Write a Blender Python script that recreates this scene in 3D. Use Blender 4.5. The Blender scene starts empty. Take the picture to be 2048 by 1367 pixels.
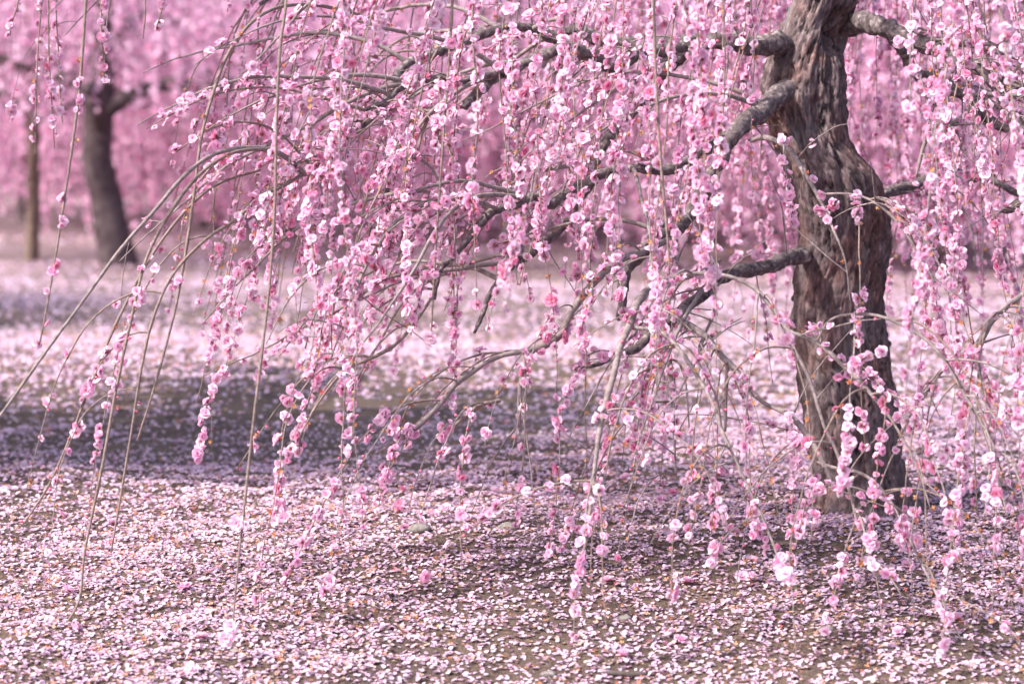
import bpy, math, random
import numpy as np
from mathutils import Vector, Matrix, Euler

# ------------------------------------------------------------------ camera, sky, sun, exposure
sc = bpy.context.scene
col = sc.collection
W0, H0 = 2048.0, 1367.0
LENS = 85.0
FPX = LENS / 36.0 * W0
CAM_Z = 1.0
PITCH = math.atan((H0 / 2 - 212.0) / FPX)
cam_d = bpy.data.cameras.new("camera")
cam = bpy.data.objects.new("camera", cam_d)
col.objects.link(cam)
cam.location = (0, 0, CAM_Z)
cam.rotation_euler = (math.pi / 2 - PITCH, 0, 0)
cam_d.lens = LENS
cam_d.sensor_width = 36.0
cam_d.clip_start = 0.05
cam_d.clip_end = 3000
cam_d.dof.use_dof = True
cam_d.dof.focus_distance = 5.55
cam_d.dof.aperture_fstop = 3.4
sc.camera = cam

SUN_EL, SUN_AZ = math.radians(46), math.radians(-112)   # azimuth from +Y (view) towards +X
sun_vec = Vector((math.sin(SUN_AZ) * math.cos(SUN_EL), math.cos(SUN_AZ) * math.cos(SUN_EL), math.sin(SUN_EL)))
world = bpy.data.worlds.new("World")
sc.world = world
world.use_nodes = True
wn = world.node_tree
bg = wn.nodes["Background"]
sky = wn.nodes.new("ShaderNodeTexSky")
sky.sky_type = 'NISHITA'
sky.sun_disc = False
sky.sun_elevation = SUN_EL
sky.sun_rotation = SUN_AZ
sky.air_density = 1.0
sky.dust_density = 3.5
sky.ozone_density = 1.0
wn.links.new(sky.outputs[0], bg.inputs[0])
bg.inputs[1].default_value = 0.15
sun_d = bpy.data.lights.new("sun", 'SUN')
sun = bpy.data.objects.new("sun", sun_d)
col.objects.link(sun)
sun_d.energy = 3.1
sun_d.angle = math.radians(1.6)
sun_d.color = (1.0, 0.94, 0.88)
sun.rotation_euler = sun_vec.to_track_quat('Z', 'Y').to_euler()
sun.location = (0, 0, 20)
sc.view_settings.view_transform = 'Standard'
sc.view_settings.look = 'None'
sc.view_settings.exposure = 1.2
sc.view_settings.gamma = 1.0
sc.render.engine = 'CYCLES'
sc.cycles.use_denoising = True
sc.cycles.max_bounces = 6
sc.cycles.diffuse_bounces = 4
sc.cycles.transmission_bounces = 4
sc.cycles.sample_clamp_indirect = 8

rng = np.random.default_rng(11)
random.seed(5)

# ------------------------------------------------------------------ helpers
_cp, _sp = math.cos(PITCH), math.sin(PITCH)
def P(px, py, d):
    """point that the photograph shows at (px, py), d metres along the view axis"""
    x = (px - W0 / 2) / FPX * d
    v = (H0 / 2 - py) / FPX * d
    return np.array([x, d * _cp + v * _sp, CAM_Z - d * _sp + v * _cp])

def project(p):
    p = np.atleast_2d(p)
    y, z = p[:, 1], p[:, 2] - CAM_Z
    d = y * _cp - z * _sp
    v = y * _sp + z * _cp
    dd = np.maximum(d, 1e-3)
    return np.stack([W0 / 2 + p[:, 0] / dd * FPX, H0 / 2 - v / dd * FPX, d], 1)

def hash01(ix, iy, iz, seed):
    h = (ix.astype(np.int64) * 374761393 + iy.astype(np.int64) * 668265263 + iz.astype(np.int64) * 2147483647 + seed * 974634777) & 0xFFFFFFFF
    h = ((h ^ (h >> 13)) * 1274126177) & 0xFFFFFFFF
    h = ((h ^ (h >> 16)) * 2246822519) & 0xFFFFFFFF
    return ((h ^ (h >> 15)) & 0xFFFFFF) / float(0x1000000)

def vnoise(x, y, z=None, seed=0):
    x = np.asarray(x, float); y = np.asarray(y, float)
    z = np.zeros_like(x) if z is None else np.asarray(z, float)
    ix, iy, iz = np.floor(x), np.floor(y), np.floor(z)
    fx, fy, fz = x - ix, y - iy, z - iz
    fx, fy, fz = [f * f * (3 - 2 * f) for f in (fx, fy, fz)]
    r = 0
    for a in (0, 1):
        for b in (0, 1):
            for c in (0, 1):
                w = (fx if a else 1 - fx) * (fy if b else 1 - fy) * (fz if c else 1 - fz)
                r = r + w * hash01(ix + a, iy + b, iz + c, seed)
    return r * 2 - 1

def fbm(x, y, z=None, seed=0, octv=3):
    r, a, f = 0, 1.0, 1.0
    for k in range(octv):
        r = r + a * vnoise(x * f, y * f, None if z is None else z * f, seed + k * 17)
        a *= 0.5; f *= 2.03
    return r

def voro_edge(u, v, period_u, seed=0):
    """distance to the cell borders (F2-F1), wrapping in u"""
    iu, iv = np.floor(u), np.floor(v)
    f1 = np.full(u.shape, 9.0); f2 = np.full(u.shape, 9.0); cid = np.zeros(u.shape)
    for a in (-1, 0, 1):
        for b in (-1, 0, 1):
            cu, cv = iu + a, iv + b
            wu = np.mod(cu, period_u)
            hx = hash01(wu, cv, wu * 0, seed); hy = hash01(wu, cv, wu * 0 + 5, seed)
            d = np.hypot(cu + 0.1 + 0.8 * hx - u, cv + 0.1 + 0.8 * hy - v)
            m = d < f1
            f2 = np.where(m, f1, np.minimum(f2, d)); cid = np.where(m, hx, cid); f1 = np.where(m, d, f1)
    return f2 - f1, cid

def mesh_np(name, verts, tris, mats, midx=None, attrs=None, smooth=True):
    me = bpy.data.meshes.new(name)
    verts = np.ascontiguousarray(verts, np.float32); tris = np.ascontiguousarray(tris, np.int32)
    k = tris.shape[1]
    me.vertices.add(len(verts)); me.vertices.foreach_set("co", verts.ravel())
    me.loops.add(tris.size); me.loops.foreach_set("vertex_index", tris.ravel())
    me.polygons.add(len(tris)); me.polygons.foreach_set("loop_start", np.arange(0, tris.size, k, dtype=np.int32))
    if midx is not None:
        me.polygons.foreach_set("material_index", np.ascontiguousarray(midx, np.int32))
    me.polygons.foreach_set("use_smooth", np.full(len(tris), smooth, bool))
    for a, vals in (attrs or {}).items():
        at = me.attributes.new(a, 'FLOAT', 'POINT')
        at.data.foreach_set("value", np.ascontiguousarray(vals, np.float32))
    me.update(calc_edges=True)
    for m in (mats if isinstance(mats, (list, tuple)) else [mats]):
        me.materials.append(m)
    return me

def link(name, me, parent=None, loc=None):
    o = bpy.data.objects.new(name, me)
    col.objects.link(o)
    if loc is not None:
        o.location = tuple(loc)
    if parent is not None:
        o.parent = parent
        o.matrix_parent_inverse = Matrix.Identity(4)
    return o

def child_world(name, me, parent):
    """mesh given in world coordinates, put under a parent empty that only translates"""
    o = link(name, me, parent)
    o.location = -Vector(parent.location)
    return o

def tag(o, label, cat, group=None, kind=None):
    if label: o["label"] = label
    if cat: o["category"] = cat
    if group: o["group"] = group
    if kind: o["kind"] = kind
    return o

def spline(pts, step):
    """Catmull-Rom through rows (x,y,z,r), resampled about every step metres"""
    p = np.array(pts, float)
    q = np.vstack([2 * p[0] - p[1], p, 2 * p[-1] - p[-2]])
    out = []
    for i in range(len(p) - 1):
        a, b, c, d = q[i], q[i + 1], q[i + 2], q[i + 3]
        n = max(2, int(np.linalg.norm((c - b)[:3]) / step))
        t = np.linspace(0, 1, n, endpoint=False)[:, None]
        out.append(0.5 * (2 * b + (c - a) * t + (2 * a - 5 * b + 4 * c - d) * t ** 2 + (3 * b - a - 3 * c + d) * t ** 3))
    out.append(p[-1:])
    o = np.vstack(out)
    o[:, 3] = np.maximum(o[:, 3], 0.0006)
    return o

def tube(path, sides, knob=0.0, seed=0, kscale=9.0):
    """path rows (x,y,z,r) -> verts, tris"""
    p = path[:, :3]; r = path[:, 3]; n = len(p)
    t = np.gradient(p, axis=0); t /= np.linalg.norm(t, axis=1)[:, None] + 1e-9
    ref = np.array([0.13, 0.97, 0.21])
    u = np.zeros_like(p)
    uu = ref - t[0] * ref.dot(t[0])
    for i in range(n):
        uu = uu - t[i] * uu.dot(t[i]); uu /= np.linalg.norm(uu) + 1e-9
        u[i] = uu
    w = np.cross(t, u)
    ang = np.linspace(0, 2 * np.pi, sides, endpoint=False)
    ring = np.cos(ang)[None, :, None] * u[:, None] + np.sin(ang)[None, :, None] * w[:, None]
    rr = np.repeat(r[:, None], sides, 1)
    if knob:
        q = p[:, None] + ring * rr[..., None]
        rr = rr * (1 + knob * fbm(q[..., 0] * kscale, q[..., 1] * kscale, q[..., 2] * kscale, seed, 3))
    v = (p[:, None] + ring * rr[..., None]).reshape(-1, 3)
    i = np.arange(n - 1)[:, None] * sides; j = np.arange(sides)[None]
    a = i + j; b = i + (j + 1) % sides
    f = np.concatenate([np.stack([a, b, b + sides], -1).reshape(-1, 3), np.stack([a, b + sides, a + sides], -1).reshape(-1, 3)])
    # end cap
    v = np.vstack([v, p[-1] + t[-1] * r[-1] * 0.5])
    e = (n - 1) * sides
    f = np.vstack([f, np.stack([e + np.arange(sides), e + (np.arange(sides) + 1) % sides, np.full(sides, n * sides)], -1)])
    return v, f

def join(list_vf):
    vs, fs, o = [], [], 0
    for v, f in list_vf:
        vs.append(v); fs.append(f + o); o += len(v)
    return np.vstack(vs), np.vstack(fs)

# ------------------------------------------------------------------ materials
def new_mat(name):
    m = bpy.data.materials.new(name); m.use_nodes = True
    nt = m.node_tree; nt.nodes.clear()
    out = nt.nodes.new("ShaderNodeOutputMaterial")
    return m, nt, out

def N(nt, kind, **kw):
    n = nt.nodes.new(kind)
    for k, v in kw.items():
        if k.startswith("_"):
            n.inputs[k[1:]].default_value = v
        else:
            setattr(n, k, v)
    return n

def ramp(nt, fac, stops):
    r = nt.nodes.new("ShaderNodeValToRGB")
    e = r.color_ramp.elements
    while len(e) < len(stops): e.new(0.5)
    for k, (pos, c) in enumerate(stops):
        e[k].position = pos; e[k].color = (*c, 1)
    nt.links.new(fac, r.inputs[0])
    return r.outputs[0]

def mixc(nt, fac, a, b, mode='MIX'):
    m = nt.nodes.new("ShaderNodeMix"); m.data_type = 'RGBA'; m.blend_type = mode
    for s, v in ((m.inputs[0], fac), (m.inputs[6], a), (m.inputs[7], b)):
        if isinstance(v, (int, float)): s.default_value = v
        elif isinstance(v, tuple): s.default_value = (*v, 1)
        else: nt.links.new(v, s)
    return m.outputs[2]

def petal_material(name, deep, mid, pale, trans=0.35, use_tone=True):
    m, nt, out = new_mat(name)
    L = nt.links.new
    oi = N(nt, "ShaderNodeObjectInfo")
    at = N(nt, "ShaderNodeAttribute", attribute_name="rnd")
    add = N(nt, "ShaderNodeMath", operation='ADD'); L(oi.outputs["Random"], add.inputs[0]); L(at.outputs["Fac"], add.inputs[1])
    fr = N(nt, "ShaderNodeMath", operation='FRACT'); L(add.outputs[0], fr.inputs[0])
    tn = N(nt, "ShaderNodeAttribute", attribute_name="tone")
    c = ramp(nt, tn.outputs["Fac"], [(0.0, deep), (0.38, mid), (1.0, pale)])
    shade = ramp(nt, fr.outputs[0], [(0.0, (1.0, 1.0, 1.0)), (0.35, (1.0, 0.93, 0.96)), (0.62, (0.99, 0.84, 0.92)), (0.90, (0.97, 0.74, 0.86)), (1.0, (0.95, 0.50, 0.64))])
    c = mixc(nt, 1.0, c, shade, 'MULTIPLY')
    d = N(nt, "ShaderNodeBsdfPrincipled", _Roughness=0.55)
    d.inputs["Specular IOR Level"].default_value = 0.08
    t = N(nt, "ShaderNodeBsdfTranslucent")
    L(c, d.inputs["Base Color"])
    ct = mixc(nt, 1.0, c, (1.0, 0.86, 0.92), 'MULTIPLY'); L(ct, t.inputs[0])
    mx = N(nt, "ShaderNodeMixShader"); mx.inputs[0].default_value = trans
    L(d.outputs[0], mx.inputs[1]); L(t.outputs[0], mx.inputs[2]); L(mx.outputs[0], out.inputs[0])
    return m

def simple_mat(name, c1, c2, scale=60.0, rough=0.8, bump=0.0, c3=None, stretch=None):
    m, nt, out = new_mat(name)
    L = nt.links.new
    tc = N(nt, "ShaderNodeTexCoord")
    vec = tc.outputs["Object"]
    if stretch:
        mp = N(nt, "ShaderNodeMapping"); mp.inputs["Scale"].default_value = stretch
        L(vec, mp.inputs[0]); vec = mp.outputs[0]
    n = N(nt, "ShaderNodeTexNoise", _Scale=scale, _Detail=5.0, _Roughness=0.65); L(vec, n.inputs["Vector"])
    stops = [(0.32, c1), (0.68, c2)] if c3 is None else [(0.3, c1), (0.55, c2), (0.72, c3)]
    c = ramp(nt, n.outputs["Fac"], stops)
    b = N(nt, "ShaderNodeBsdfPrincipled", _Roughness=rough)
    b.inputs["Specular IOR Level"].default_value = 0.2
    L(c, b.inputs["Base Color"])
    if bump:
        bp = N(nt, "ShaderNodeBump", _Strength=bump, _Distance=0.004)
        L(n.outputs["Fac"], bp.inputs["Height"]); L(bp.outputs[0], b.inputs["Normal"])
    L(b.outputs[0], out.inputs[0])
    return m

M_PETAL = petal_material("blossom_petal", (0.77, 0.33, 0.53), (0.92, 0.68, 0.84), (0.95, 0.86, 0.93), 0.45)
M_PETALB = petal_material("far_blossom_petal", (0.86, 0.52, 0.73), (0.90, 0.64, 0.81), (0.93, 0.75, 0.88), 0.44)
M_STAMEN = simple_mat("stamen", (0.80, 0.55, 0.22), (0.88, 0.74, 0.50), 400)
M_CALYX = simple_mat("calyx", (0.22, 0.035, 0.03), (0.36, 0.11, 0.06), 300)
M_BUD = simple_mat("bud_petal", (0.50, 0.08, 0.17), (0.66, 0.20, 0.34), 200)
M_TWIG = simple_mat("twig_bark", (0.14, 0.105, 0.105), (0.33, 0.27, 0.265), 90, 0.75, 0.25)
M_YOUNG = simple_mat("young_twig_bark", (0.13, 0.088, 0.080), (0.31, 0.235, 0.21), 120, 0.7, 0.2)
M_LIMB = simple_mat("limb_bark", (0.035, 0.026, 0.028), (0.16, 0.125, 0.13), 75, 0.95, 1.0, (0.42, 0.36, 0.35))
M_FARBARK = simple_mat("far_bark", (0.05, 0.035, 0.04), (0.13, 0.095, 0.10), 14, 0.9, 0.3)

def trunk_material():
    m, nt, out = new_mat("trunk_bark")
    L = nt.links.new
    tc = N(nt, "ShaderNodeTexCoord")
    mp = N(nt, "ShaderNodeMapping"); mp.inputs["Scale"].default_value = (1, 1, 0.32); L(tc.outputs["Object"], mp.inputs[0])
    n1 = N(nt, "ShaderNodeTexNoise", _Scale=70.0, _Detail=6.0, _Roughness=0.7); L(mp.outputs[0], n1.inputs["Vector"])
    n2 = N(nt, "ShaderNodeTexNoise", _Scale=7.0, _Detail=3.0); L(tc.outputs["Object"], n2.inputs["Vector"])
    n3 = N(nt, "ShaderNodeTexNoise", _Scale=16.0, _Detail=4.0, _Roughness=0.6); L(mp.outputs[0], n3.inputs["Vector"])
    c = ramp(nt, n1.outputs["Fac"], [(0.30, (0.060, 0.042, 0.044)), (0.5, (0.155, 0.112, 0.116)), (0.70, (0.33, 0.26, 0.27))])
    warm = ramp(nt, n2.outputs["Fac"], [(0.50, (0, 0, 0)), (0.62, (1, 1, 1))])
    c = mixc(nt, warm, c, mixc(nt, 1.0, c, (1.15, 0.94, 0.86), 'MULTIPLY'))
    lich = ramp(nt, n3.outputs["Fac"], [(0.60, (0, 0, 0)), (0.70, (0.7, 0.7, 0.7))])
    c = mixc(nt, lich, c, (0.20, 0.185, 0.19))
    cr = N(nt, "ShaderNodeAttribute", attribute_name="crack")
    c = mixc(nt, cr.outputs["Fac"], c, (0.045, 0.032, 0.034))
    b = N(nt, "ShaderNodeBsdfPrincipled", _Roughness=0.92); b.inputs["Specular IOR Level"].default_value = 0.15
    L(c, b.inputs["Base Color"])
    bp = N(nt, "ShaderNodeBump", _Strength=1.0, _Distance=0.008)
    L(n1.outputs["Fac"], bp.inputs["Height"]); L(bp.outputs[0], b.inputs["Normal"])
    L(b.outputs[0], out.inputs[0])
    return m
M_TRUNK = trunk_material()

def soil_material():
    m, nt, out = new_mat("soil")
    L = nt.links.new
    tc = N(nt, "ShaderNodeTexCoord"); v = tc.outputs["Object"]
    n1 = N(nt, "ShaderNodeTexNoise", _Scale=160.0, _Detail=5.0, _Roughness=0.75); L(v, n1.inputs["Vector"])
    n2 = N(nt, "ShaderNodeTexNoise", _Scale=2.2, _Detail=4.0); L(v, n2.inputs["Vector"])
    c = ramp(nt, n1.outputs["Fac"], [(0.33, (0.060, 0.043, 0.040)), (0.52, (0.135, 0.100, 0.085)), (0.70, (0.29, 0.23, 0.19))])
    tint = ramp(nt, n2.outputs["Fac"], [(0.35, (0.85, 0.80, 0.82)), (0.65, (1.12, 1.08, 0.98))])
    c = mixc(nt, 1.0, c, tint, 'MULTIPLY')
    # far away, where single petals cannot be told apart, the petal cover is part of the material
    vo = N(nt, "ShaderNodeTexVoronoi", _Scale=60.0); L(v, vo.inputs["Vector"])
    n3 = N(nt, "ShaderNodeTexNoise", _Scale=0.9, _Detail=3.0); L(v, n3.inputs["Vector"])
    ad = N(nt, "ShaderNodeMath", operation='MULTIPLY_ADD', use_clamp=False); L(n3.outputs["Fac"], ad.inputs[0]); ad.inputs[1].default_value = 0.9
    L(vo.outputs["Distance"], ad.inputs[2])
    cover = ramp(nt, ad.outputs[0], [(0.78, (1, 1, 1)), (0.92, (0.1, 0.1, 0.1))])
    sx = N(nt, "ShaderNodeSeparateXYZ"); L(v, sx.inputs[0])
    far = N(nt, "ShaderNodeMapRange"); far.inputs[1].default_value = 14.0; far.inputs[2].default_value = 24.0; L(sx.outputs[1], far.inputs[0])
    mu = N(nt, "ShaderNodeMath", operation='MULTIPLY'); L(cover, mu.inputs[0]); L(far.outputs[0], mu.inputs[1])
    c = mixc(nt, mu.outputs[0], c, (0.42, 0.305, 0.37))
    b = N(nt, "ShaderNodeBsdfPrincipled", _Roughness=0.95); b.inputs["Specular IOR Level"].default_value = 0.1
    L(c, b.inputs["Base Color"])
    bp = N(nt, "ShaderNodeBump", _Strength=1.0, _Distance=0.006)
    L(n1.outputs["Fac"], bp.inputs["Height"]); L(bp.outputs[0], b.inputs["Normal"])
    L(b.outputs[0], out.inputs[0])
    return m
M_SOIL = soil_material()

def fallen_material():
    m, nt, out = new_mat("fallen_petal")
    L = nt.links.new
    at = N(nt, "ShaderNodeAttribute", attribute_name="rnd")
    oi = N(nt, "ShaderNodeObjectInfo")
    add = N(nt, "ShaderNodeMath", operation='ADD'); L(oi.outputs["Random"], add.inputs[0]); L(at.outputs["Fac"], add.inputs[1])
    fr = N(nt, "ShaderNodeMath", operation='FRACT'); L(add.outputs[0], fr.inputs[0])
    c = ramp(nt, fr.outputs[0], [(0.0, (0.72, 0.56, 0.70)), (0.45, (0.66, 0.48, 0.62)), (0.72, (0.68, 0.40, 0.56)), (0.88, (0.60, 0.46, 0.44)), (1.0, (0.42, 0.27, 0.20))])
    d = N(nt, "ShaderNodeBsdfPrincipled", _Roughness=0.6); d.inputs["Specular IOR Level"].default_value = 0.1
    t = N(nt, "ShaderNodeBsdfTranslucent"); L(c, d.inputs["Base Color"]); L(c, t.inputs[0])
    mx = N(nt, "ShaderNodeMixShader"); mx.inputs[0].default_value = 0.2
    L(d.outputs[0], mx.inputs[1]); L(t.outputs[0], mx.inputs[2]); L(mx.outputs[0], out.inputs[0])
    return m
M_FALLEN = fallen_material()

def litter_material():
    m, nt, out = new_mat("withered_bits")
    at = N(nt, "ShaderNodeAttribute", attribute_name="rnd")
    c = ramp(nt, at.outputs["Fac"], [(0.0, (0.34, 0.10, 0.04)), (0.4, (0.50, 0.20, 0.08)), (0.7, (0.62, 0.36, 0.18)), (1.0, (0.42, 0.07, 0.08))])
    b = N(nt, "ShaderNodeBsdfPrincipled", _Roughness=0.8)
    nt.links.new(c, b.inputs["Base Color"]); nt.links.new(b.outputs[0], out.inputs[0])
    return m
M_LITTER = litter_material()
M_STONE = simple_mat("stone", (0.12, 0.105, 0.10), (0.32, 0.29, 0.27), 40, 0.9, 0.5)
M_STICK = simple_mat("stick_bark", (0.06, 0.045, 0.04), (0.14, 0.11, 0.10), 60, 0.9, 0.5)

# ------------------------------------------------------------------ the ground
_gy = np.array([-1000, -20, 0, 3, 4.5, 6.1, 7.6, 10, 14, 20, 25, 30, 42, 80, 2500.0])
_gz = np.array([-0.6, -0.6, -0.52, -0.27, -0.125, 0.0, -0.005, -0.11, -0.27, -0.47, -0.57, -0.50, -0.12, 0.1, 0.1])
def ground_z(x, y, fine=True):
    x = np.asarray(x, float); y = np.asarray(y, float)
    z = 0
    for o in (-0.6, -0.3, 0, 0.3, 0.6):                       # smoothed profile
        z = z + np.interp(y + o, _gy, _gz) / 5
    near = np.clip(1 - (np.abs(y - 12) - 30) / 60, 0, 1)
    far_amp = 0.045 * np.clip((y - 4) / 6, 0.25, 1)
    z = z + near * far_amp * fbm(x * 0.38 + 3.1, y * 0.38 + 7.7, seed=3, octv=2)
    z = z + 0.012 * np.exp(-(((x - 0.89) / 0.45) ** 2 + ((y - 6.2) / 0.4) ** 2))      # soil drawn up round the trunk
    z = z - 0.11 * np.exp(-(((x + 1.0 + 0.4 * np.sin(y * 1.7)) / 1.35) ** 2 + ((y - 8.05 - 0.25 * np.sin(x * 2.3 + 0.5)) / 1.0) ** 2)) + 0.05 * np.exp(-(((x + 0.5) / 2.2) ** 2 + ((y - 10.6) / 1.1) ** 2))
    z = z + 0.05 * np.exp(-(((x + 0.1) / 0.7) ** 2 + ((y - 5.6) / 0.45) ** 2)) - 0.05 * np.exp(-(((x - 2.2) / 0.8) ** 2 + ((y - 4.8) / 0.9) ** 2))
    if fine:
        k = np.clip(1 - (y - 9) / 5, 0, 1) * np.clip(1 - (np.abs(x) - 2.6) / 2, 0, 1) * (y > 2)
        z = z + k * (0.010 * fbm(x * 6, y * 6, seed=21, octv=2) + 0.006 * vnoise(x * 22, y * 22, seed=22))
    return z

def graded(lo, hi, step, far, n_out):
    g = np.geomspace(1, far / step, n_out)
    g = np.cumsum(g); g = g / g[-1]
    return g
xs_in = np.arange(-2.4, 2.4, 0.027); ys_in = np.arange(3.6, 10.0, 0.031)
def outward(edge, first, total, n, sign):
    q = np.geomspace(first, total, n)
    return edge + sign * q
xs = np.concatenate([outward(-2.4, 0.06, 1500, 46, -1)[::-1], xs_in, outward(xs_in[-1], 0.06, 1500, 46, 1)])
ys = np.concatenate([outward(3.6, 0.06, 800, 28, -1)[::-1], ys_in, outward(ys_in[-1], 0.06, 2200, 74, 1)])
gx, gy = np.meshgrid(xs, ys)
gv = np.stack([gx.ravel(), gy.ravel(), ground_z(gx.ravel(), gy.ravel())], 1)
nx = len(xs); ii = (np.arange(len(ys) - 1)[:, None] * nx + np.arange(nx - 1)[None]).ravel()
gq = np.stack([ii, ii + 1, ii + nx + 1, ii + nx], 1)
ground = link("ground", mesh_np("ground", gv, gq, M_SOIL))
tag(ground, "brown crumbly soil showing between the fallen petals", None, kind="structure")

# ------------------------------------------------------------------ fallen petals
def petal_patch(rows, cols, Lp, Wp, cup, bend, r, ruffle=0.0):
    """one petal from the origin along +x; rows of (u, half width)"""
    us = np.array([x[0] for x in rows]); ws = np.array([x[1] for x in rows])
    vv = np.linspace(-1, 1, cols)
    u = np.repeat(us[:, None], cols, 1); v = np.repeat(vv[None], len(us), 0)
    w = np.repeat(ws[:, None], cols, 1)
    x = Lp * (u - 0.2 * u ** 3 * v ** 2)
    y = Wp * w * v
    z = Lp * (bend * u ** 2 + cup * (w * v) ** 2 * 0.5) + ruffle * Lp * r.normal(size=u.shape) * u
    pts = np.stack([x, y, z], -1).reshape(-1, 3)
    i = (np.arange(len(us) - 1)[:, None] * cols + np.arange(cols - 1)[None]).ravel()
    f = np.concatenate([np.stack([i, i + 1, i + cols + 1], 1), np.stack([i, i + cols + 1, i + cols], 1)])
    return pts, f, u.ravel()

def rot_mats(yaw, tilt, tdir):
    """rotation: yaw about z, then a tilt by angle about a horizontal axis with direction tdir"""
    n = len(yaw)
    cy, sy = np.cos(yaw), np.sin(yaw)
    Rz = np.zeros((n, 3, 3)); Rz[:, 0, 0] = cy; Rz[:, 0, 1] = -sy; Rz[:, 1, 0] = sy; Rz[:, 1, 1] = cy; Rz[:, 2, 2] = 1
    ax = np.stack([np.cos(tdir), np.sin(tdir), np.zeros(n)], 1)
    K = np.zeros((n, 3, 3)); K[:, 0, 1] = -ax[:, 2]; K[:, 0, 2] = ax[:, 1]; K[:, 1, 0] = ax[:, 2]; K[:, 1, 2] = -ax[:, 0]; K[:, 2, 0] = -ax[:, 1]; K[:, 2, 1] = ax[:, 0]
    R = np.eye(3)[None] + np.sin(tilt)[:, None, None] * K + (1 - np.cos(tilt))[:, None, None] * (K @ K)
    return R @ Rz

def scatter(template, R, pos, scale):
    v, f = template[0], template[1]
    n = len(pos)
    V = np.einsum('nij,kj->nki', R, v) * scale[:, None, None] + pos[:, None]
    F = f[None] + (np.arange(n) * len(v))[:, None, None]
    return V.reshape(-1, 3), F.reshape(-1, 3)

def merge(parts):
    """parts of (V, F, rnd-per-vertex[, tone, midx])"""
    o = 0; Vs, Fs = [], []
    for p in parts:
        Vs.append(p[0]); Fs.append(p[1] + o); o += len(p[0])
    return np.vstack(Vs), np.vstack(Fs)

ROWS_N = [(0.0, 0.42), (0.28, 0.92), (0.70, 1.0), (1.0, 0.60)]
ROWS_F = [(0.0, 0.5), (0.55, 1.0), (1.0, 0.55)]
near_t = []
for k in range(5):
    v, f, u = petal_patch([(0.0, 0.45), (0.5, 1.0), (1.0, 0.62)], 3, 0.0125, 0.0064, [0.35, 0.55, 0.9, -0.5, 0.2][k], [0.1, 0.25, 0.5, -0.25, 0.0][k], rng, 0.04)
    v = v - v.mean(0); near_t.append((v, f))
vf_, ff_, _ = petal_patch(ROWS_F, 2, 0.0135, 0.0066, 0.4, 0.25, rng, 0.0)
far_t = (vf_ - vf_.mean(0), ff_)

def cover(x, y):
    """how thick the petals lie (0..1)"""
    c = 0.50 + 0.26 * vnoise(x * 14, y * 14, seed=46) + 0.36 * fbm(x * 1.1 + 9, y * 0.8 + 2, seed=41, octv=3) + 0.25 * vnoise(x * 5, y * 5, seed=44)
    def patch(px, py, d, sx, sy, a):
        q = P(px, py, d)
        return a * np.exp(-(((x - q[0]) / sx) ** 2 + ((y - q[1]) / sy) ** 2))
    c = c + patch(1500, 1060, 5.7, 0.40, 0.2, -0.28) + patch(1650, 1250, 4.95, 0.4, 0.2, -0.08) + patch(1250, 1270, 4.9, 0.3, 0.15, -0.05)
    c = c + patch(500, 1120, 5.4, 0.7, 0.5, 0.40) + patch(1000, 960, 6.3, 0.6, 0.35, 0.45) + patch(1950, 1080, 5.6, 0.3, 0.3, 0.25) + patch(1728, 1012, 6.0, 0.28, 0.22, 0.6)
    c = c + patch(330, 870, 7.7, 1.25, 0.95, -1.0) + patch(1700, 850, 7.5, 0.9, 0.6, 0.25)
    return np.clip(0.14 + 0.88 * c, 0.14, 1.0)

def petal_points(y0, y1, dens, mx):
    area = (y1 - y0) * (2 * mx)
    n = int(area * dens)
    x = rng.uniform(-mx, mx, n); y = rng.uniform(y0, y1, n)
    half = 0.215 * y * 1.12 + 0.35
    keep = (np.abs(x) < half) & (rng.random(n) < cover(x, y))
    return x[keep], y[keep]

petal_objs = []
Vp, Rp = [], []
x, y = petal_points(3.7, 6.3, 14500, 2.0)
n = len(x)
z = ground_z(x, y) + 0.0015 + rng.random(n) * 0.004
kind = rng.integers(0, 5, n)
R = rot_mats(rng.uniform(0, 6.283, n), np.abs(rng.normal(0, 0.24, n)), rng.uniform(0, 6.283, n))
s = rng.uniform(0.55, 1.0, n)
pos = np.stack([x, y, z], 1)
rnd = rng.random(n) ** 1.1
# the 300 that show largest become single petals
pr = project(pos)
inview = (pr[:, 0] > 20) & (pr[:, 0] < 2028) & (pr[:, 1] < 1355)
order = np.argsort(np.where(inview, -s / pr[:, 2], 9))[:300]
single = np.zeros(n, bool); single[order] = True
parts = []; rn = []
for k in range(5):
    m = (kind == k) & ~single
    V, F = scatter(near_t[k], R[m], pos[m], s[m])
    parts.append((V, F)); rn.append(np.repeat(rnd[m], len(near_t[k][0])))
single_petals = [(int(kind[i]), R[i], pos[i], s[i]) for i in order]
for (y0, y1, dens, mul, mx) in ((6.3, 8.6, 11500, 0.85, 2.5), (8.6, 13, 1800, 1.4, 3.4), (13, 20, 560, 2.0, 5.0), (20, 31, 150, 2.8, 7.5)):
    x, y = petal_points(y0, y1, dens, mx)
    n = len(x)
    z = ground_z(x, y) + 0.003 + rng.random(n) * 0.006
    R = rot_mats(rng.uniform(0, 6.283, n), np.abs(rng.normal(0, 0.38, n)), rng.uniform(0, 6.283, n))
    V, F = scatter(far_t, R, np.stack([x, y, z], 1), rng.uniform(0.8, 1.2, n) * mul)
    parts.append((V, F)); rn.append(np.repeat(rng.random(n) ** 1.1, len(far_t[0])))
V, F = merge(parts)
carpet = link("fallen_petals", mesh_np("fallen_petals", V, F, M_FALLEN, attrs={"rnd": np.concatenate(rn)}))
tag(carpet, "pale pink petals fallen in a thick carpet over the soil", "petals", kind="stuff")
pm = [mesh_np("petal", t[0], t[1], M_FALLEN) for t in near_t]
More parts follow.
